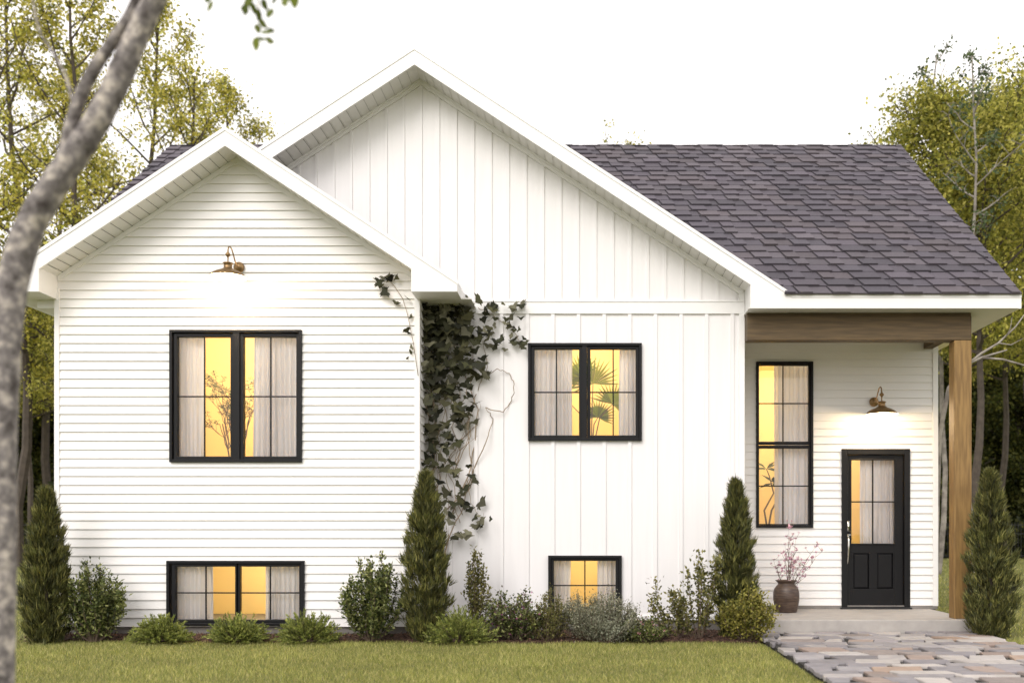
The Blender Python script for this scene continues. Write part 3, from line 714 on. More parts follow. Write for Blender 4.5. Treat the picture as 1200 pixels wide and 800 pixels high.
# indoor plants
def branchy(loc,H,label,name,seedn,big=False):
    t=thing(name,label,'houseplant',loc,0,'houseplants seen through the windows')
    s=G(); pts=[]
    def grow(p,d,L,r,lv):
        n=4; q=[p.copy()]
        for i in range(n):
            d=(d+Vector((random.uniform(-.3,.3),random.uniform(-.3,.3),random.uniform(-.1,.25)))).normalized(); q.append(q[-1]+d*L/n)
        s.tube(q,[r*(1-.4*i/n) for i in range(n+1)],6)
        if lv>0:
            for k in range(3): grow(q[random.randint(2,n)],(d+Vector((random.uniform(-1,1),random.uniform(-.7,.7),random.uniform(-.2,.6)))).normalized(),L*.62,r*.6,lv-1)
        else: pts.append(np.array(q[-1])); pts.append(np.array(q[-2]))
    if big:
        for dx,L in ((.0,.9),(.1,.7)):
            q=[Vector((0,0,0)),Vector((dx-.05,0,.3*H)),Vector((dx+.08,0,.55*H)),Vector((dx+.02,0,.8*H)),Vector((dx-.02,0,H*(L)))]; s.tube(q,[.014,.012,.010,.008,.006],6); pts.append(np.array(q[-1]))
    else:
        for k in range(3): grow(Vector((0,0,0)),Vector((random.uniform(-.3,.3),random.uniform(-.2,.2),1)).normalized(),H*.52,.011,3)
    s.build('stem',M['twig'],t)
    P=[];D=[];N=[];L=[];W=[]
    for p in pts:
        for k in range(9 if big else 8):
            an=random.uniform(0,6.28); e=random.uniform(-.5,.7); d=np.array([math.cos(an)*math.cos(e),math.sin(an)*math.cos(e),math.sin(e)])
            P.append(p+d*.005);D.append(d);N.append(np.array([-d[0]*.3,-.6,1])); l=random.uniform(.16,.26) if big else random.uniform(.035,.06); L.append(l);W.append(l*.32)
    V=leaf_quads(np.array(P),np.array(D),np.array(N),np.array(L),np.array(W))
    polys_np('foliage',V,4,palette(len(V),[(.05,.08,.012),(.08,.11,.02),(.03,.055,.012)],.15),M['leaf'],t)
    s=G(); s.lathe([(0,-.25),(.09,-.25),(.12,0),(.11,0),(.0,-.01)],(0,0,0),18); s.build('pot',M['urn'],t,True)
X_,Z_=zx(WY+.55)
random.seed(11)
branchy((X_(279),WY+.50,W1[2]-.12),1.25,'small branching indoor tree in the gap between the curtains of the left gable window','indoor_tree',1)
X_,Z_=zx(PY+.5)
branchy((X_(899),PY+.45,W5[2]-.05),.95,'tall indoor plant with long leaves behind the tall narrow porch window','indoor_plant',2,True)
def fan_palm(loc):
    t=thing('indoor_palm','fan palm houseplant behind the right sash of the upper board wall window','houseplant',loc,0,'houseplants seen through the windows')
    s=G(); VV=[]
    fans=[((.02,-.05,.58),.36,.2),((.26,-.05,.33),.30,-.5),((-.36,.0,.44),.26,.9),((.08,-.02,.17),.24,-.2),((-.12,.05,.70),.28,.7)]
    for (c,r,rot) in fans:
        s.tube([(0,0,-.3),(c[0]*.4,c[1],c[2]*.5),c],[.009,.007,.005],6)
        n=20
        for k in range(n):
            a=rot+math.pi/2+(k/(n-1)-.5)*3.6; d=np.array([math.cos(a),-.15+.1*math.sin(k),math.sin(a)])
            VV.append(leaf_quads(np.array([c]),np.array([d]),np.array([[0,-1,.2]]),np.array([r*random.uniform(.85,1.05)]),np.array([.030]),.5)[0])
    s.build('stem',M['twig'],t)
    polys_np('frond',np.array(VV),4,palette(len(VV),[(.17,.23,.02),(.22,.27,.03),(.12,.16,.02)],.1),M['leaf'],t)
    s=G(); s.lathe([(0,-.6),(.12,-.6),(.15,-.28),(.14,-.28),(.0,-.3)],(0,0,0),18); s.build('pot',M['urn'],t,True)
X_,Z_=zx(MY+.5); fan_palm((X_(693),MY+.45,W2[2]+.16))

# ------------------------------------------------------------------ garden plants
def conifer(loc,H,Rm,label,seedn):
    global rng
    rng=np.random.default_rng(seedn)
    t=thing('columnar_conifer',label,'conifer',loc,0,'columnar conifers in front of the house')
    s=G(); s.tube([(0,0,-.02),(0,0,H*.5),(0,0,H*.9)],[.025,.018,.006],8); s.build('trunk',M['bark'],t)
    nt_=1500; tt=rng.uniform(0,1,nt_)**1.0
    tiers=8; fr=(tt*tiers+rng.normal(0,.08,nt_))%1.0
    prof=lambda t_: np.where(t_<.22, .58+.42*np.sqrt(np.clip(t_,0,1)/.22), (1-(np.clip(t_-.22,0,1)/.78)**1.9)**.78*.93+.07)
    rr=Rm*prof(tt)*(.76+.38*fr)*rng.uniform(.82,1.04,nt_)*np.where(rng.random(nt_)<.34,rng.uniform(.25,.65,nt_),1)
    an=rng.uniform(0,2*np.pi,nt_)
    bump_=1+.07*np.sin(an*3+tt*9)+.05*np.sin(an*5-tt*15)
    rr*=bump_
    C=np.stack([rr*np.cos(an),rr*np.sin(an),tt*H*.95+.015],1)
    out=np.stack([np.cos(an),np.sin(an),np.zeros(nt_)],1)
    ax=unit(out*(.35+.25*rng.random((nt_,1)))+np.array([0,0,1])*1.0+rng.normal(0,.15,(nt_,3)))
    k=15; n=nt_*k
    P=np.repeat(C,k,0)+rng.normal(0,.013,(n,3)); A=np.repeat(ax,k,0)*1.25; D=unit(A+rng.normal(0,.30,(n,3)))
    P=P-D*.03
    L=rng.uniform(.06,.125,n); W=rng.uniform(.007,.012,n)
    V=leaf_quads(P,D,rdir(n),L,W,.35); V[:,:,2]=np.maximum(V[:,:,2],.0)
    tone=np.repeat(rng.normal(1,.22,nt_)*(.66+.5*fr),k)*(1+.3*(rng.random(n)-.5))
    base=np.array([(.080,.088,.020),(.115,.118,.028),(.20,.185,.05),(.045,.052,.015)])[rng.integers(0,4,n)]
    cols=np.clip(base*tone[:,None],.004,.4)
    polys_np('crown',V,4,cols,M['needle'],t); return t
cc='dark green columnar conifer '
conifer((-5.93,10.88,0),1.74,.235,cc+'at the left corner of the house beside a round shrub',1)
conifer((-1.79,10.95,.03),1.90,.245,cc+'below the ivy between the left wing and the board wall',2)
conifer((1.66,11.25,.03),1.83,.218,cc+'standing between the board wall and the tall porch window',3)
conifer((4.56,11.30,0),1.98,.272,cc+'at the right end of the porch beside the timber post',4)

def leafy_shrub(loc,H,Rx,Ry,label,cols,nstem,leafs,L0,W0,name='leafy_shrub',cat='shrub',upright=.6,seedn=1,group=None,flowers=None,low=0.15,spread=.05,lean=0,stemmat='twig'):
    global rng; rng=np.random.default_rng(seedn); random.seed(seedn)
    t=thing(name,label,cat,loc,0,group); s=G(); P=[];A=[]
    for i in range(nstem):
        a=2*math.pi*i/nstem*2.618+random.uniform(-.3,.3); rf=math.sqrt(random.random()); 
        h=H*(1-.55*rf**2)*random.uniform(.72,1.04); ex=math.cos(a)*Rx*rf+lean*h; ey=math.sin(a)*Ry*rf
        p0=np.array([ex*.15,ey*.15,0]); p3=np.array([ex,ey,h]); p1=np.array([ex*(1-upright)+ex*.1,ey*(1-upright),h*.35]); 
        pts=[]
        for tt in np.linspace(0,1,8):
            q=(1-tt)**2*p0+2*tt*(1-tt)*(p1*.5+np.array([ex*.6,ey*.6,h*.3]))+tt**2*p3; pts.append(q+np.array([random.uniform(-.01,.01)]*3)*(tt>0))
        s.tube([tuple(q) for q in pts],[.006*(1-.8*k/7)+.0012 for k in range(8)],5)
        pts=np.array(pts)
        for k in range(int(leafs*2.2)):
            u=low+(1-low)*random.random()**.75; idx=min(int(u*7),6); f=u*7-idx; q=pts[idx]*(1-f)+pts[idx+1]*f
            ax=unit((pts[idx+1]-pts[idx])[None])[0]; P.append(q); A.append(ax)
    s.build('stem',M[stemmat],t)
    P=np.array(P);A=np.array(A); n=len(P)
    off=rdir(n)*np.abs(rng.normal(0,spread,(n,1))); P=P+off; 
    D=unit(rdir(n)*1.0+A*.55+unit(off)*.6+np.array([0,0,.15])); N=unit(rdir(n)*.5+np.array([0,-.35,1]))
    L=1.15*L0*rng.uniform(.6,1.2,n); W=1.25*W0*rng.uniform(.7,1.15,n)
    V=leaf_quads(P,D,N,L,W); V[:,:,2]=np.maximum(V[:,:,2],.0)
    polys_np('foliage',V,4,palette(n,cols,.2),M['leaf'],t)
    if flowers:
        m=flowers[1]; idx=rng.integers(0,n,m); c=P[idx]+rdir(m)*.03; VV=[]; CC=[]
        c[:,1]-=np.abs(rng.normal(0,.02,m)); k=5
        Pf=np.repeat(c,k,0); Df=rdir(m*k); VV=leaf_quads(Pf,Df,rdir(m*k),.016,.013,.6)
        polys_np('blossom',VV,4,palette(m*k,flowers[0],.15),M['petal'],t)
    return t
DG=[(.070,.092,.024),(.11,.135,.035),(.18,.20,.055),(.038,.052,.016),(.28,.29,.11)]
YG=[(.19,.18,.035),(.26,.235,.05),(.12,.125,.025),(.32,.28,.07)]
OL=[(.12,.12,.035),(.17,.16,.045),(.075,.08,.025),(.23,.21,.07)]
SV=[(.22,.225,.15),(.30,.30,.21),(.17,.175,.11),(.10,.11,.06),(.38,.37,.27)]
leafy_shrub((-5.42,10.93,.02),.92,.36,.30,'rounded glossy dark green shrub between the left conifer and the basement window',DG,34,85,.042,.020,seedn=21,spread=.04)
leafy_shrub((-2.38,10.95,.02),1.02,.40,.30,'upright dark green shrub with pointed shoots right of the wide basement window',DG,36,90,.042,.020,seedn=22,spread=.034)
leafy_shrub((-1.28,11.30,.02),1.16,.16,.12,'slender loose shrub growing up under the tip of the ivy',OL,11,70,.036,.020,seedn=23,spread=.04,name='slender_shrub')
PUR=[(.40,.12,.26),(.50,.20,.34),(.30,.08,.20)]
leafy_shrub((-.83,11.00,.02),.60,.36,.26,'shrub dotted with purple flowers just right of the spreading mound under the ivy',[(.07,.085,.03),(.10,.11,.04),(.08,.06,.04)]+DG,34,60,.030,.019,name='flowering_shrub',seedn=24,flowers=(PUR,110))
leafy_shrub((-.44,10.95,.02),.60,.26,.22,'olive green shrub between the purple flowering shrub and the silvery shrub',OL,26,70,.026,.012,seedn=25,spread=.035)
leafy_shrub((.10,10.98,.02),.60,.50,.30,'wide silvery grey shrub in front of the small basement window',SV,60,110,.022,.010,name='silver_shrub',seedn=26,spread=.045,upright=.4)
leafy_shrub((.20,10.85,.02),.26,.20,.14,'small pale silvery plant at the foot of the wide silvery shrub',SV[:2]+[(.36,.38,.28)],22,50,.022,.012,name='silver_shrub',seedn=27,spread=.04,upright=.3)
leafy_shrub((.60,10.95,.02),.30,.26,.18,'low pink flowering plant at the right foot of the silvery shrub',DG,26,50,.024,.016,name='flowering_plant',cat='plant',seedn=28,flowers=([(.55,.25,.28),(.6,.4,.4),(.45,.15,.2)],50),spread=.04,upright=.3)
leafy_shrub((1.22,11.10,.02),1.12,.34,.22,'tall airy shrub with sparse stems left of the conifer by the porch',OL,13,60,.042,.024,name='airy_shrub',seedn=29,spread=.045,upright=.5)
leafy_shrub((.98,11.12,.02),.74,.30,.2,'short airy shrub leaning over the bare mulch right of the silvery shrub',OL,8,42,.040,.022,name='airy_shrub',seedn=30,spread=.045,upright=.4,lean=-.25)
leafy_shrub((1.76,10.95,.02),.62,.36,.24,'yellow green shrub at the foot of the conifer beside the path',YG,32,72,.036,.020,name='golden_shrub',seedn=31,spread=.05,upright=.4)

def mound(loc,Rx,H,label,seedn):
    global rng; rng=np.random.default_rng(seedn)
    t=thing('spreading_conifer',label,'low conifer',loc,0,'low spreading conifers in the bed')
    ns=300; an=rng.uniform(0,2*np.pi,ns); el=np.arcsin(rng.uniform(.05,1,ns)); 
    d=np.stack([np.cos(an)*np.cos(el),np.sin(an)*np.cos(el),np.sin(el)],1); sc=np.array([Rx,Rx*.75,H])*rng.uniform(.66,1.06,(ns,1))
    tip=d*sc; base=tip*np.array([.45,.45,.25]); mid=(tip+base)/2+np.array([0,0,.02])
    k=44; u=rng.uniform(.15,1,(ns,k,1))
    pt=(1-u)**2*base[:,None]+2*u*(1-u)*mid[:,None]+u*u*tip[:,None]; ax=unit((tip-base))[:,None]+np.zeros((ns,k,3))
    n=ns*k; P=pt.reshape(-1,3); A=ax.reshape(-1,3)
    D=unit(A*1.1+rdir(n)*.85+np.array([0,0,.25])); L=rng.uniform(.022,.040,n); W=rng.uniform(.007,.011,n)
    V=leaf_quads(P,D,rdir(n),L,W,.4); V[:,:,2]=np.maximum(V[:,:,2],.0)
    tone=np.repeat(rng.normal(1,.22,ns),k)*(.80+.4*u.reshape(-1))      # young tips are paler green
    base_c=np.array([(.17,.20,.04),(.22,.245,.05),(.30,.31,.08),(.10,.13,.03)])[rng.integers(0,4,n)]
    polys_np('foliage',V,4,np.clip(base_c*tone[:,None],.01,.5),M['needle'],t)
    s=G()
    for i in range(0,ns,8): s.tube([(0,0,.01),tuple(mid[i]),tuple(tip[i]*.95)],[.005,.003,.001],4)
    s.build('stem',M['twig'],t)
mm='low feathery green mound conifer '
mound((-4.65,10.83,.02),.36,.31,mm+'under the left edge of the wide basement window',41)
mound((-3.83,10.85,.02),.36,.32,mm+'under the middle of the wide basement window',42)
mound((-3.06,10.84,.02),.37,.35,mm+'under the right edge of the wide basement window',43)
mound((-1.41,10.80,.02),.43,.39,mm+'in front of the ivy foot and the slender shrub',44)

# ivy
def ivy():
    global rng; rng=np.random.default_rng(5); random.seed(5)
    t=thing('ivy','dark ivy climbing in the corner between the left wing and the board wall','climbing plant',(-1.75,MY-.05,.05))
    o0=np.array(t.location)
    s=G()
    def stem(pts,r0=.010,r1=.004,wob=.012,off=.05):
        q=[]
        for i in range(len(pts)-1):
            for u in np.linspace(0,1,5)[:-1]:
                a=np.array(pts[i])*(1-u)+np.array(pts[i+1])*u; q.append(a)
        q.append(np.array(pts[-1]))
        Q=[]
        for i,a in enumerate(q):
            p=PX(a[0],a[1],MY-off-.04*math.sin(i*.7)); p=p+np.array([random.uniform(-wob,wob),random.uniform(-.01,.01),random.uniform(-wob,wob)]); Q.append(tuple(p-o0))
        n=len(Q); s.tube(Q,[r0+(r1-r0)*i/(n-1) for i in range(n)],6)
    stem([(508,745),(506,680),(512,620),(506,560),(512,500),(504,440),(510,380),(506,356)],.016,.01)
    stem([(515,745),(520,660),(530,600),(548,560),(556,520),(560,480),(545,440),(530,400),(540,360)],.011,.005)
    stem([(520,600),(545,575),(560,540),(573,510),(577,490),(570,478)],.009,.004)
    stem([(570,478),(590,483),(600,470),(603,450),(597,437),(582,432),(570,440)],.006,.004)
    stem([(520,640),(540,600),(553,560),(548,500),(556,470)],.008,.004)
    stem([(500,530),(512,510),(524,495),(520,470),(535,450)],.008,.004); stem([(530,560),(540,530),(530,500),(540,470),(532,430)],.007,.004)
    stem([(548,560),(552,590),(566,610),(568,600)],.004,.002); stem([(545,500),(555,470),(562,452),(572,430),(566,400)],.006,.003)
    stem([(510,470),(498,455),(500,430),(515,410)],.006,.003); stem([(520,380),(545,372),(560,360),(575,368),(600,385),(610,400)],.005,.003)
    stem([(505,600),(515,560),(510,520),(522,480)],.007,.004); stem([(535,545),(552,510),(548,480)],.006,.003); stem([(520,545),(537,520),(560,495)],.006,.003)
    for k in range(16):
        x=random.uniform(500,545); y=random.uniform(400,560); stem([(x,y+60),(x+random.uniform(-15,18),y+30),(x+random.uniform(-18,25),y),(x+random.uniform(-10,25),y-30)],.005,.002,.02,.06)
    # tendril over the wing wall: on the wing's own plane
    pts=[(490,440),(484,400),(478,370),(472,350),(462,335),(455,328)]; Q=[]
    for i,(a,b) in enumerate(pts): Q.append(tuple(PX(a,b,WY-.05)-o0))
    s.tube(Q,.004,5)
    s.build('stem',M['vine'],t,True)
    # leaves: 5-lobed outline (x across, y along), stem at origin
    half=[(0,.02),(.20,-.10),(.46,.02),(.40,.22),(.62,.42),(.34,.50),(.24,.66),(0,1.0)]
    out=half+[(-x,y) for x,y in half[-2:0:-1]]; K=len(out); out=np.array(out)
    C=[];SZ=[];DEP=[]
    def fill(n,x0,x1,y0,y1,s0,s1,dmin=.05,dmax=.22,D=MY):
        for _ in range(n):
            C.append(PX(random.uniform(x0,x1),random.uniform(y0,y1),D-random.uniform(dmin,dmax))); SZ.append(random.uniform(s0,s1)*1.5)
    fill(125,493,548,352,400,.06,.13,.03,.30); fill(84,495,550,395,450,.06,.13,.03,.28); fill(46,500,545,445,500,.06,.13); fill(24,500,540,495,560,.06,.12)
    fill(50,494,514,352,560,.06,.11,.02,.4); fill(30,540,582,348,400,.06,.11); fill(26,570,612,355,410,.05,.10,.03,.12); fill(10,598,616,385,410,.05,.09,.03,.1)
    fill(14,540,575,400,440,.07,.13); fill(16,505,560,540,600,.06,.12); fill(18,522,562,575,628,.06,.13,.04,.14); fill(6,505,530,600,640,.06,.10); fill(10,535,560,440,500,.06,.10)
    fill(6,560,575,590,620,.03,.06); fill(4,500,520,640,700,.05,.08)
    fill(9,442,468,320,345,.06,.11,.03,.08,WY); fill(6,464,482,345,400,.04,.08,.03,.07,WY); fill(3,476,490,400,432,.03,.05,.03,.05,WY)
    C=np.array(C); n=len(C); V=np.zeros((n,K,3))
    for i in range(n):
        down=np.array([rng.normal(0,.55),-.25+rng.normal(0,.25),-1+abs(rng.normal(0,.5))]); down/=np.linalg.norm(down)
        nn=np.array([rng.normal(0,.45),-1,.35+rng.normal(0,.35)]); sd_=np.cross(down,nn); sd_/=np.linalg.norm(sd_); up=np.cross(sd_,down)
        fold=np.abs(out[:,0])*rng.uniform(.1,.5)+ (out[:,1]**2)*rng.uniform(-.25,.1)
        V[i]=C[i]-o0+ SZ[i]*(out[:,:1]*sd_+out[:,1:]*down - (out[:,1:]*.5)*down + fold[:,None]*up)
    cols=palette(n,[(.028,.030,.014),(.040,.041,.018),(.055,.053,.025),(.022,.023,.012),(.13,.125,.08)],.25)
    # centre fan triangulation: ngon is fine
    polys_np('foliage',V,K,cols,M['ivy'],t)
ivy()

# ------------------------------------------------------------------ fence behind
def fence(x0,x1,y,label):
    t=thing('iron_fence',label,'fence',((x0+x1)/2,y,0)); o=np.array(t.location)
    npan=int(round((x1-x0)/2.4)); w_=(x1-x0)/npan
    for i in range(npan+1):
        s=G(); x=x0+i*w_-o[0]; s.box((x-.035,-.035,0),(x+.035,.035,1.62)); s.prism([(x-.045,1.62),(x+.045,1.62),(x,1.70)],-.045,.045); s.build('post',M['iron'],t)
    for i in range(npan):
        s=G(); a=x0+i*w_-o[0]+.036; b=a+w_-.072
        for z in (.12,1.05,1.42): s.box((a,-.018,z),(b,.018,z+.035))
        k=int((b-a)/.125)
        for j in range(1,k): xx=a+(b-a)*j/k; s.box((xx-.011,-.011,.05),(xx+.011,.011,1.55))
        s.build('panel',M['iron'],t)
fence(-27,-19.2,42,'black iron picket fence far behind at the left edge of the lawn')
fence(13.2,21,42,'black iron picket fence far behind at the right edge of the lawn')

# ------------------------------------------------------------------ trees behind
def make_tree(name,label,H,zb,Rc,nlimb,nleaf,lsize,cols,seedn,bark='bark',airy=False,group=None,r0=.16,fall=1.0):
    global rng; rng=np.random.default_rng(seedn); random.seed(seedn)
    t=thing(name,label,'tree',(0,0,0),0,group); s=G()
    n=10; tr=[]; x=y=0
    for i in range(n+1):
        z=H*.93*i/n; tr.append((x,y,z)); x+=random.uniform(-.16,.16)*H/15; y+=random.uniform(-.16,.16)*H/15
    s.tube(tr,[r0*(1-.9*i/n)+.012 for i in range(n+1)],7)
    cl=[]; tips=[]
    for i in range(nlimb):
        u=(i+random.random())/nlimb; z=zb+(H*.92-zb)*u; k=min(z/(H*.93)*n,n-.01); i0=int(k); f=k-i0
        p=np.array(tr[i0])*(1-f)+np.array(tr[i0+1])*f
        a=i*2.399+random.uniform(-.4,.4); L=Rc*(math.sin(math.pi*(0.18+.77*u))**.7)*random.uniform(.65,1.12); e=.25+.7*u
        d=np.array([math.cos(a)*math.cos(e),math.sin(a)*math.cos(e),math.sin(e)]); pts=[p]
        for j in range(5):
            d=d+np.array([random.uniform(-.2,.2),random.uniform(-.2,.2),random.uniform(-.05,.16)]); d/=np.linalg.norm(d); pts.append(pts[-1]+d*L/5)
        rr=r0*.38*(1-.7*u); s.tube([tuple(q) for q in pts],[rr*(1-.8*j/5)+.006 for j in range(6)],5)
        for j in range(9 if airy else 8):
            kk=random.uniform(1.2,5); j0=min(int(kk),4); q=pts[j0]*(1-(kk-j0))+pts[j0+1]*(kk-j0)
            dd=np.array([random.uniform(-1,1),random.uniform(-1,1),random.uniform(-.3,.8)]); dd/=np.linalg.norm(dd); l=L*random.uniform(.15,.42)
            e1=q+dd*l; s.tube([tuple(q),tuple((q+e1)/2+np.array([0,0,.05])),tuple(e1)],[rr*.35+.004,rr*.2+.003,.003],4,cap=False)
            cl.append((e1,q)); 
    s.build('trunk',M[bark],t)
    E=np.array([c[0] for c in cl]); Q=np.array([c[1] for c in cl]); m=len(E)
    idx=rng.integers(0,m,nleaf); u=rng.uniform(.2,1.08,(nleaf,1)); wgt=rng.random(m)<(.62 if airy else .90)
    keep=wgt[idx]; idx=idx[keep]; u=u[keep]; k=len(idx)
    P=Q[idx]*(1-u)+E[idx]*u+rng.normal(0,(.17 if airy else .24)*Rc/3,(k,3))
    D=unit(rdir(k)+np.array([0,0,-.3])); V=leaf_quads(P,D,rdir(k)+np.array([0,-.3,.6]),lsize*rng.uniform(.6,1.25,k),lsize*rng.uniform(.45,.75,k))
    tone=rng.normal(1,.15,m)[idx]
    polys_np('crown',V,4,np.clip(1.25*palette(k,cols,.15)*tone[:,None],.01,.75),M['treeleaf'],t); return t
def copy_tree(root,loc,rz,sc,label):
    c=root.copy(); S.collection.objects.link(c); c.location=loc; c.rotation_euler=(0,0,rz); c.scale=(sc,sc,sc); c['label']=label
    for ch in root.children:
        d=ch.copy(); S.collection.objects.link(d); d.parent=c
    return c
def place(root,loc,rz,sc,label): root.location=loc; root.rotation_euler=(0,0,rz); root.scale=(sc,)*3; root['label']=label
TL=[(.36,.32,.05),(.46,.40,.07),(.24,.23,.04),(.55,.49,.13),(.15,.16,.035)]
TD=[(.22,.22,.04),(.32,.30,.055),(.13,.14,.03),(.44,.40,.10)]
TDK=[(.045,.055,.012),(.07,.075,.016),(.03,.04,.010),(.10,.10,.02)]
GA='slender airy trees behind the house'; GB='bushy trees behind the house'
ta=make_tree('airy_tree','x',17,4.5,3.0,26,14500,.12,TL,101,airy=True,group=GA,r0=.14)
tb=make_tree('airy_tree','x',16,5,2.8,24,12000,.115,TL,102,airy=True,group=GA,r0=.13)
tc_=make_tree('bushy_tree','x',13.5,6.2,3.0,34,24000,.125,TD,103,'bark',group=GB,r0=.13)
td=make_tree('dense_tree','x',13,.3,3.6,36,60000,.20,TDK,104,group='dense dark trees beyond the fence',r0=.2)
def at(px,D): return ((px-690)/FPX*D,D,0)
airy=[(ta,22,33,1.25,'airy yellow green tree at the far left edge of the photo'),(tb,98,31,1.22,'airy tree rising between the two forks of the foreground trunk'),
 (ta,165,36,1.25,'airy tree just right of the foreground trunk'),(tb,218,29,.98,'airy tree above the left end of the shingle roof'),
 (ta,285,34,1.02,'airy tree whose crown ends right above the left gable peak'),(tb,335,33,.92,'airy treetop peeking over the right slope of the left gable'),(ta,60,44,1.35,'tall airy tree beyond the fence behind the forked trunk'),(tb,-25,30,1.2,'airy tree at the left edge whose trunk is outside the photo')]
used=set()
for i,(src,px,D,sc,lb) in enumerate(airy):
    f=place if src.name not in used else copy_tree; used.add(src.name); f(src,at(px,D),i*1.7,sc,lb)
bushy=[(1085,27,.98,'bushy tree right above the right end of the roof'),(1150,25,.90,'pale stemmed bushy tree beside the roof edge at right'),(1212,29,1.08,'bushy tree cut by the right edge of the photo'),
 (1120,34,1.05,'bushy tree standing behind the two at the right roof edge'),(1180,36,1.05,'bushy tree furthest back at the right edge'),(40,35,.80,'bushy tree low behind the left wing and the foreground trunk'),(120,30,.68,'bushy tree low behind the left roof edge'),(205,37,.86,'bushy tree behind the left end of the shingle roof'),(-25,40,.9,'bushy tree at the left edge low behind the foreground trunk')]
for i,(px,D,sc,lb) in enumerate(bushy):
    (place if i==0 else copy_tree)(tc_,at(px,D),i*2.1,sc,lb)
tn=make_tree('thin_tree','thin sparse tree rising highest above the right end of the roof',15.5,9,1.6,14,1500,.12,[(.07,.10,.05),(.10,.13,.06)],105,'palebark',airy=True,r0=.07); tn.location=at(1100,27.5)
tn3=copy_tree(tn,at(1142,23.5),2.0,.86,'pale forked sapling among the bushy trees at the right roof edge')
tn2=make_tree('thin_tree','treetop barely showing above the middle of the roof ridge',16.6,9,3.5,14,3000,.13,TL,106,airy=True,r0=.12); tn2.location=at(725,40); tn2.scale=(1.05,)*3
k=0; first=True
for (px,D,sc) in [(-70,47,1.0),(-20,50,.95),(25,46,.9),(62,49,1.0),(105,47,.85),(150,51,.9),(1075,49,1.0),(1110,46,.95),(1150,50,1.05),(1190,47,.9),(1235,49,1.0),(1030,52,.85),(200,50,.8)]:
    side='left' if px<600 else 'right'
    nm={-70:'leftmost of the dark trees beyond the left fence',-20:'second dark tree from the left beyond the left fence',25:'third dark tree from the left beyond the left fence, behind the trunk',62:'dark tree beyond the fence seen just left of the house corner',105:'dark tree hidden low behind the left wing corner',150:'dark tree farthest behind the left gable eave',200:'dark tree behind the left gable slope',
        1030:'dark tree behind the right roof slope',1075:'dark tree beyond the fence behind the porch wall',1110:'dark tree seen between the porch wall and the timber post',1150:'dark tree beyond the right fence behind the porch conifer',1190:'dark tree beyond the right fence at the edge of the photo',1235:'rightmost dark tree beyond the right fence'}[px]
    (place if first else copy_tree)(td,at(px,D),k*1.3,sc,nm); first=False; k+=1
# understorey beyond the fence
def thicket(x0,x1,name_label,seedn):
    global rng; rng=np.random.default_rng(seedn); n=44000
    X=rng.uniform(x0,x1,n); Y=rng.uniform(43,46,n); top=2.2+.7*np.sin(X*1.3)+.5*np.sin(X*2.9+1); Z=rng.uniform(0,1,n)**.8*top+.02
    P=np.stack([X,Y,Z],1); V=leaf_quads(P,rdir(n),rdir(n),.30*rng.uniform(.6,1.2,n),.18)
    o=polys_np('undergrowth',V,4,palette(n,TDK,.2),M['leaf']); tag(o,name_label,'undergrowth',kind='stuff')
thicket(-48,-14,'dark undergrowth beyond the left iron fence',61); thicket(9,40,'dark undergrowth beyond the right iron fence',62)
# leaning pale sapling right of the porch
sp=thing('bare_sapling','bare pale leaning sapling forking behind the timber porch post','tree',at(1096,17)); s=G()
o0=np.array(sp.location)
def wp(px,py,D): return tuple(PX(px,py,D)-o0)
s.tube([(0,0,0),wp(1098,600,17),wp(1101,510,17),wp(1112,455,17),wp(1130,428,17),wp(1150,419,17),wp(1180,410,17)],[.05,.045,.042,.038,.03,.022,.012],7)
s.tube([wp(1138,424,17),wp(1150,414,17),wp(1170,402,17.1),wp(1190,383,17.2),wp(1203,365,17.3)],[.026,.022,.018,.013,.006],6)
s.tube([wp(1150,419,17),wp(1175,421,16.9),wp(1200,428,16.8),wp(1225,425,16.8)],[.02,.018,.014,.006],6)
s.tube([wp(1170,402,17.1),wp(1185,404,17),wp(1202,395,17)],[.012,.009,.004],5); s.tube([wp(1178,396,17.1),wp(1184,385,17),wp(1186,372,17)],[.011,.008,.004],5)
s.build('trunk',M['palebark'],sp,True)

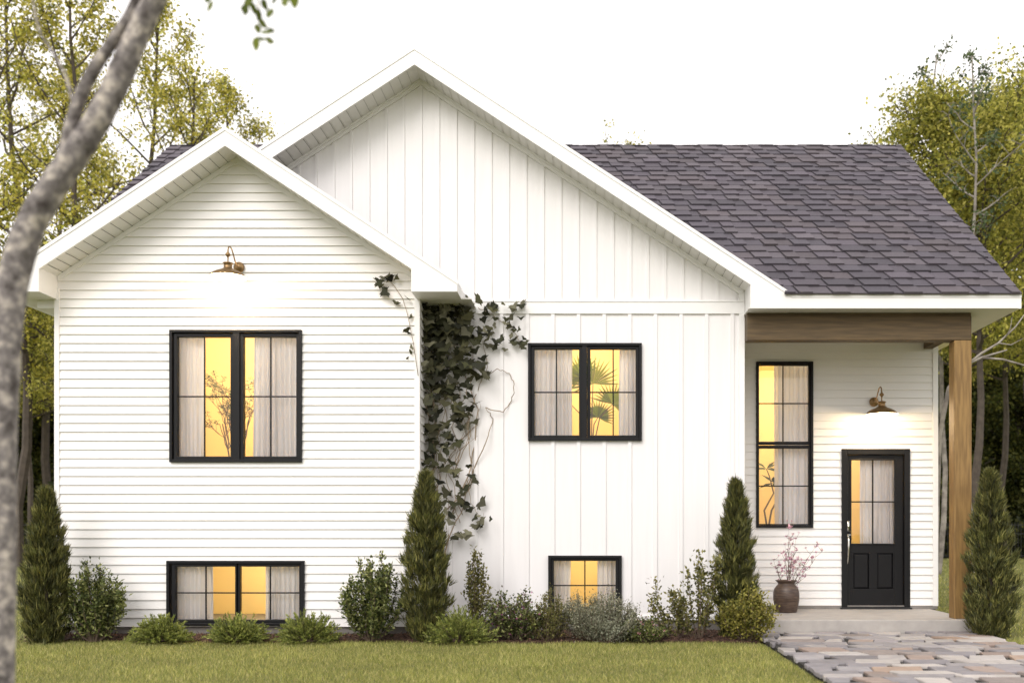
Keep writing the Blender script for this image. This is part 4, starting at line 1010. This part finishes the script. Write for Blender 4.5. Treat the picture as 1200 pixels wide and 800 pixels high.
# ------------------------------------------------------------------ foreground tree
def foreground():
    D=4.0; base=PX(-8,985,D); t=thing('foreground_tree','leaning forked tree with mottled grey bark at the left edge close by','tree',tuple(base)); t.location=(base[0],base[1],0); o0=np.array(t.location)
    w_=lambda px,py,d=D: np.array(PX(px,py,d))-o0
    def smooth(P,n=6):
        P=[np.array(p) for p in P]; out=[]
        for i in range(len(P)-1):
            a=P[max(i-1,0)];b=P[i];c=P[i+1];d=P[min(i+2,len(P)-1)]
            for u in np.arange(n)/n: out.append(.5*((2*b)+(-a+c)*u+(2*a-5*b+4*c-d)*u*u+(-a+3*b-3*c+d)*u**3))
        out.append(P[-1]); return out
    def lim(P,r0,r1,seg=16,j=.04):
        Q=smooth(P); n=len(Q); rr=[(r0+(r1-r0)*i/(n-1))*(1+random.uniform(-j,j)) for i in range(n)]; s.tube([tuple(q) for q in Q],rr,seg)
    random.seed(3); s=G()
    px=1/ (FPX/D)
    lim([np.array([0,0,-.1]),w_(-8,900),w_(-5,780),w_(-3,680),w_(-1,600),w_(-1,520),w_(4,430),w_(9,370),w_(18,318),w_(34,268),w_(58,225),w_(84,187),w_(110,148),w_(133,105),w_(152,62),w_(170,22),w_(190,-20),w_(206,-60)],21*px,12*px,20)
    s.build('trunk',M['forebark'],t,True)
    s=G(); lim([w_(66,212),w_(78,170),w_(90,125),w_(108,85),w_(130,52),w_(150,22),w_(164,-10),w_(172,-50)],8*px,6*px,14)
    s.build('branch',M['forebark'],t,True)
    s=G(); lim([w_(84,118),w_(78,92),w_(62,62),w_(48,40),w_(40,10),w_(38,-20)],2.2*px,1.2*px,8); s.build('branch',M['forebark'],t,True)
    s=G(); lim([w_(206,-60),w_(240,-60),w_(280,-35),w_(310,-12),w_(330,-2),w_(350,0)],5*px,1*px,8); lim([w_(300,-18),w_(302,0),w_(306,22)],1.5*px,.8*px,6); lim([w_(240,-60),w_(245,-25),w_(246,0)],1.6*px,.8*px,6)
    s.build('branch',M['forebark'],t,True)
    P=[];L=[]
    for (a,b) in [(290,4),(297,10),(303,18),(308,28),(302,34),(306,46),(318,36),(322,26),(316,16),(310,6),(326,10),(322,0),(334,3),(345,2),(296,-2),(287,12),(300,52),(246,8),(243,-4),(312,38),(338,-6),(316,48)]:
        P.append(w_(a,b,D+random.uniform(-.12,.12))); L.append(random.uniform(.045,.065))
    for _ in range(30): P.append(w_(random.uniform(230,350),random.uniform(-60,-8),D+random.uniform(-.2,.2))); L.append(.055)
    P=np.array(P); n=len(P); D_=unit(rng.normal(0,.5,(n,3))+np.array([0,0,-1])); N=unit(rng.normal(0,.4,(n,3))+np.array([0,-1,.2]))
    side=unit(np.cross(D_,N)); L=np.array(L)[:,None]
    prof=[(0,0),(.22,.28),(.48,.34),(.78,.20),(1,0),(.78,-.20),(.48,-.34),(.22,-.28)]
    V=np.stack([P-D_*L*.5+D_*L*a+side*L*b for a,b in prof],1)
    polys_np('crown',V,8,palette(n,[(.10,.13,.02),(.14,.17,.025),(.08,.105,.02)],.15),M['leaf'],t)
foreground()
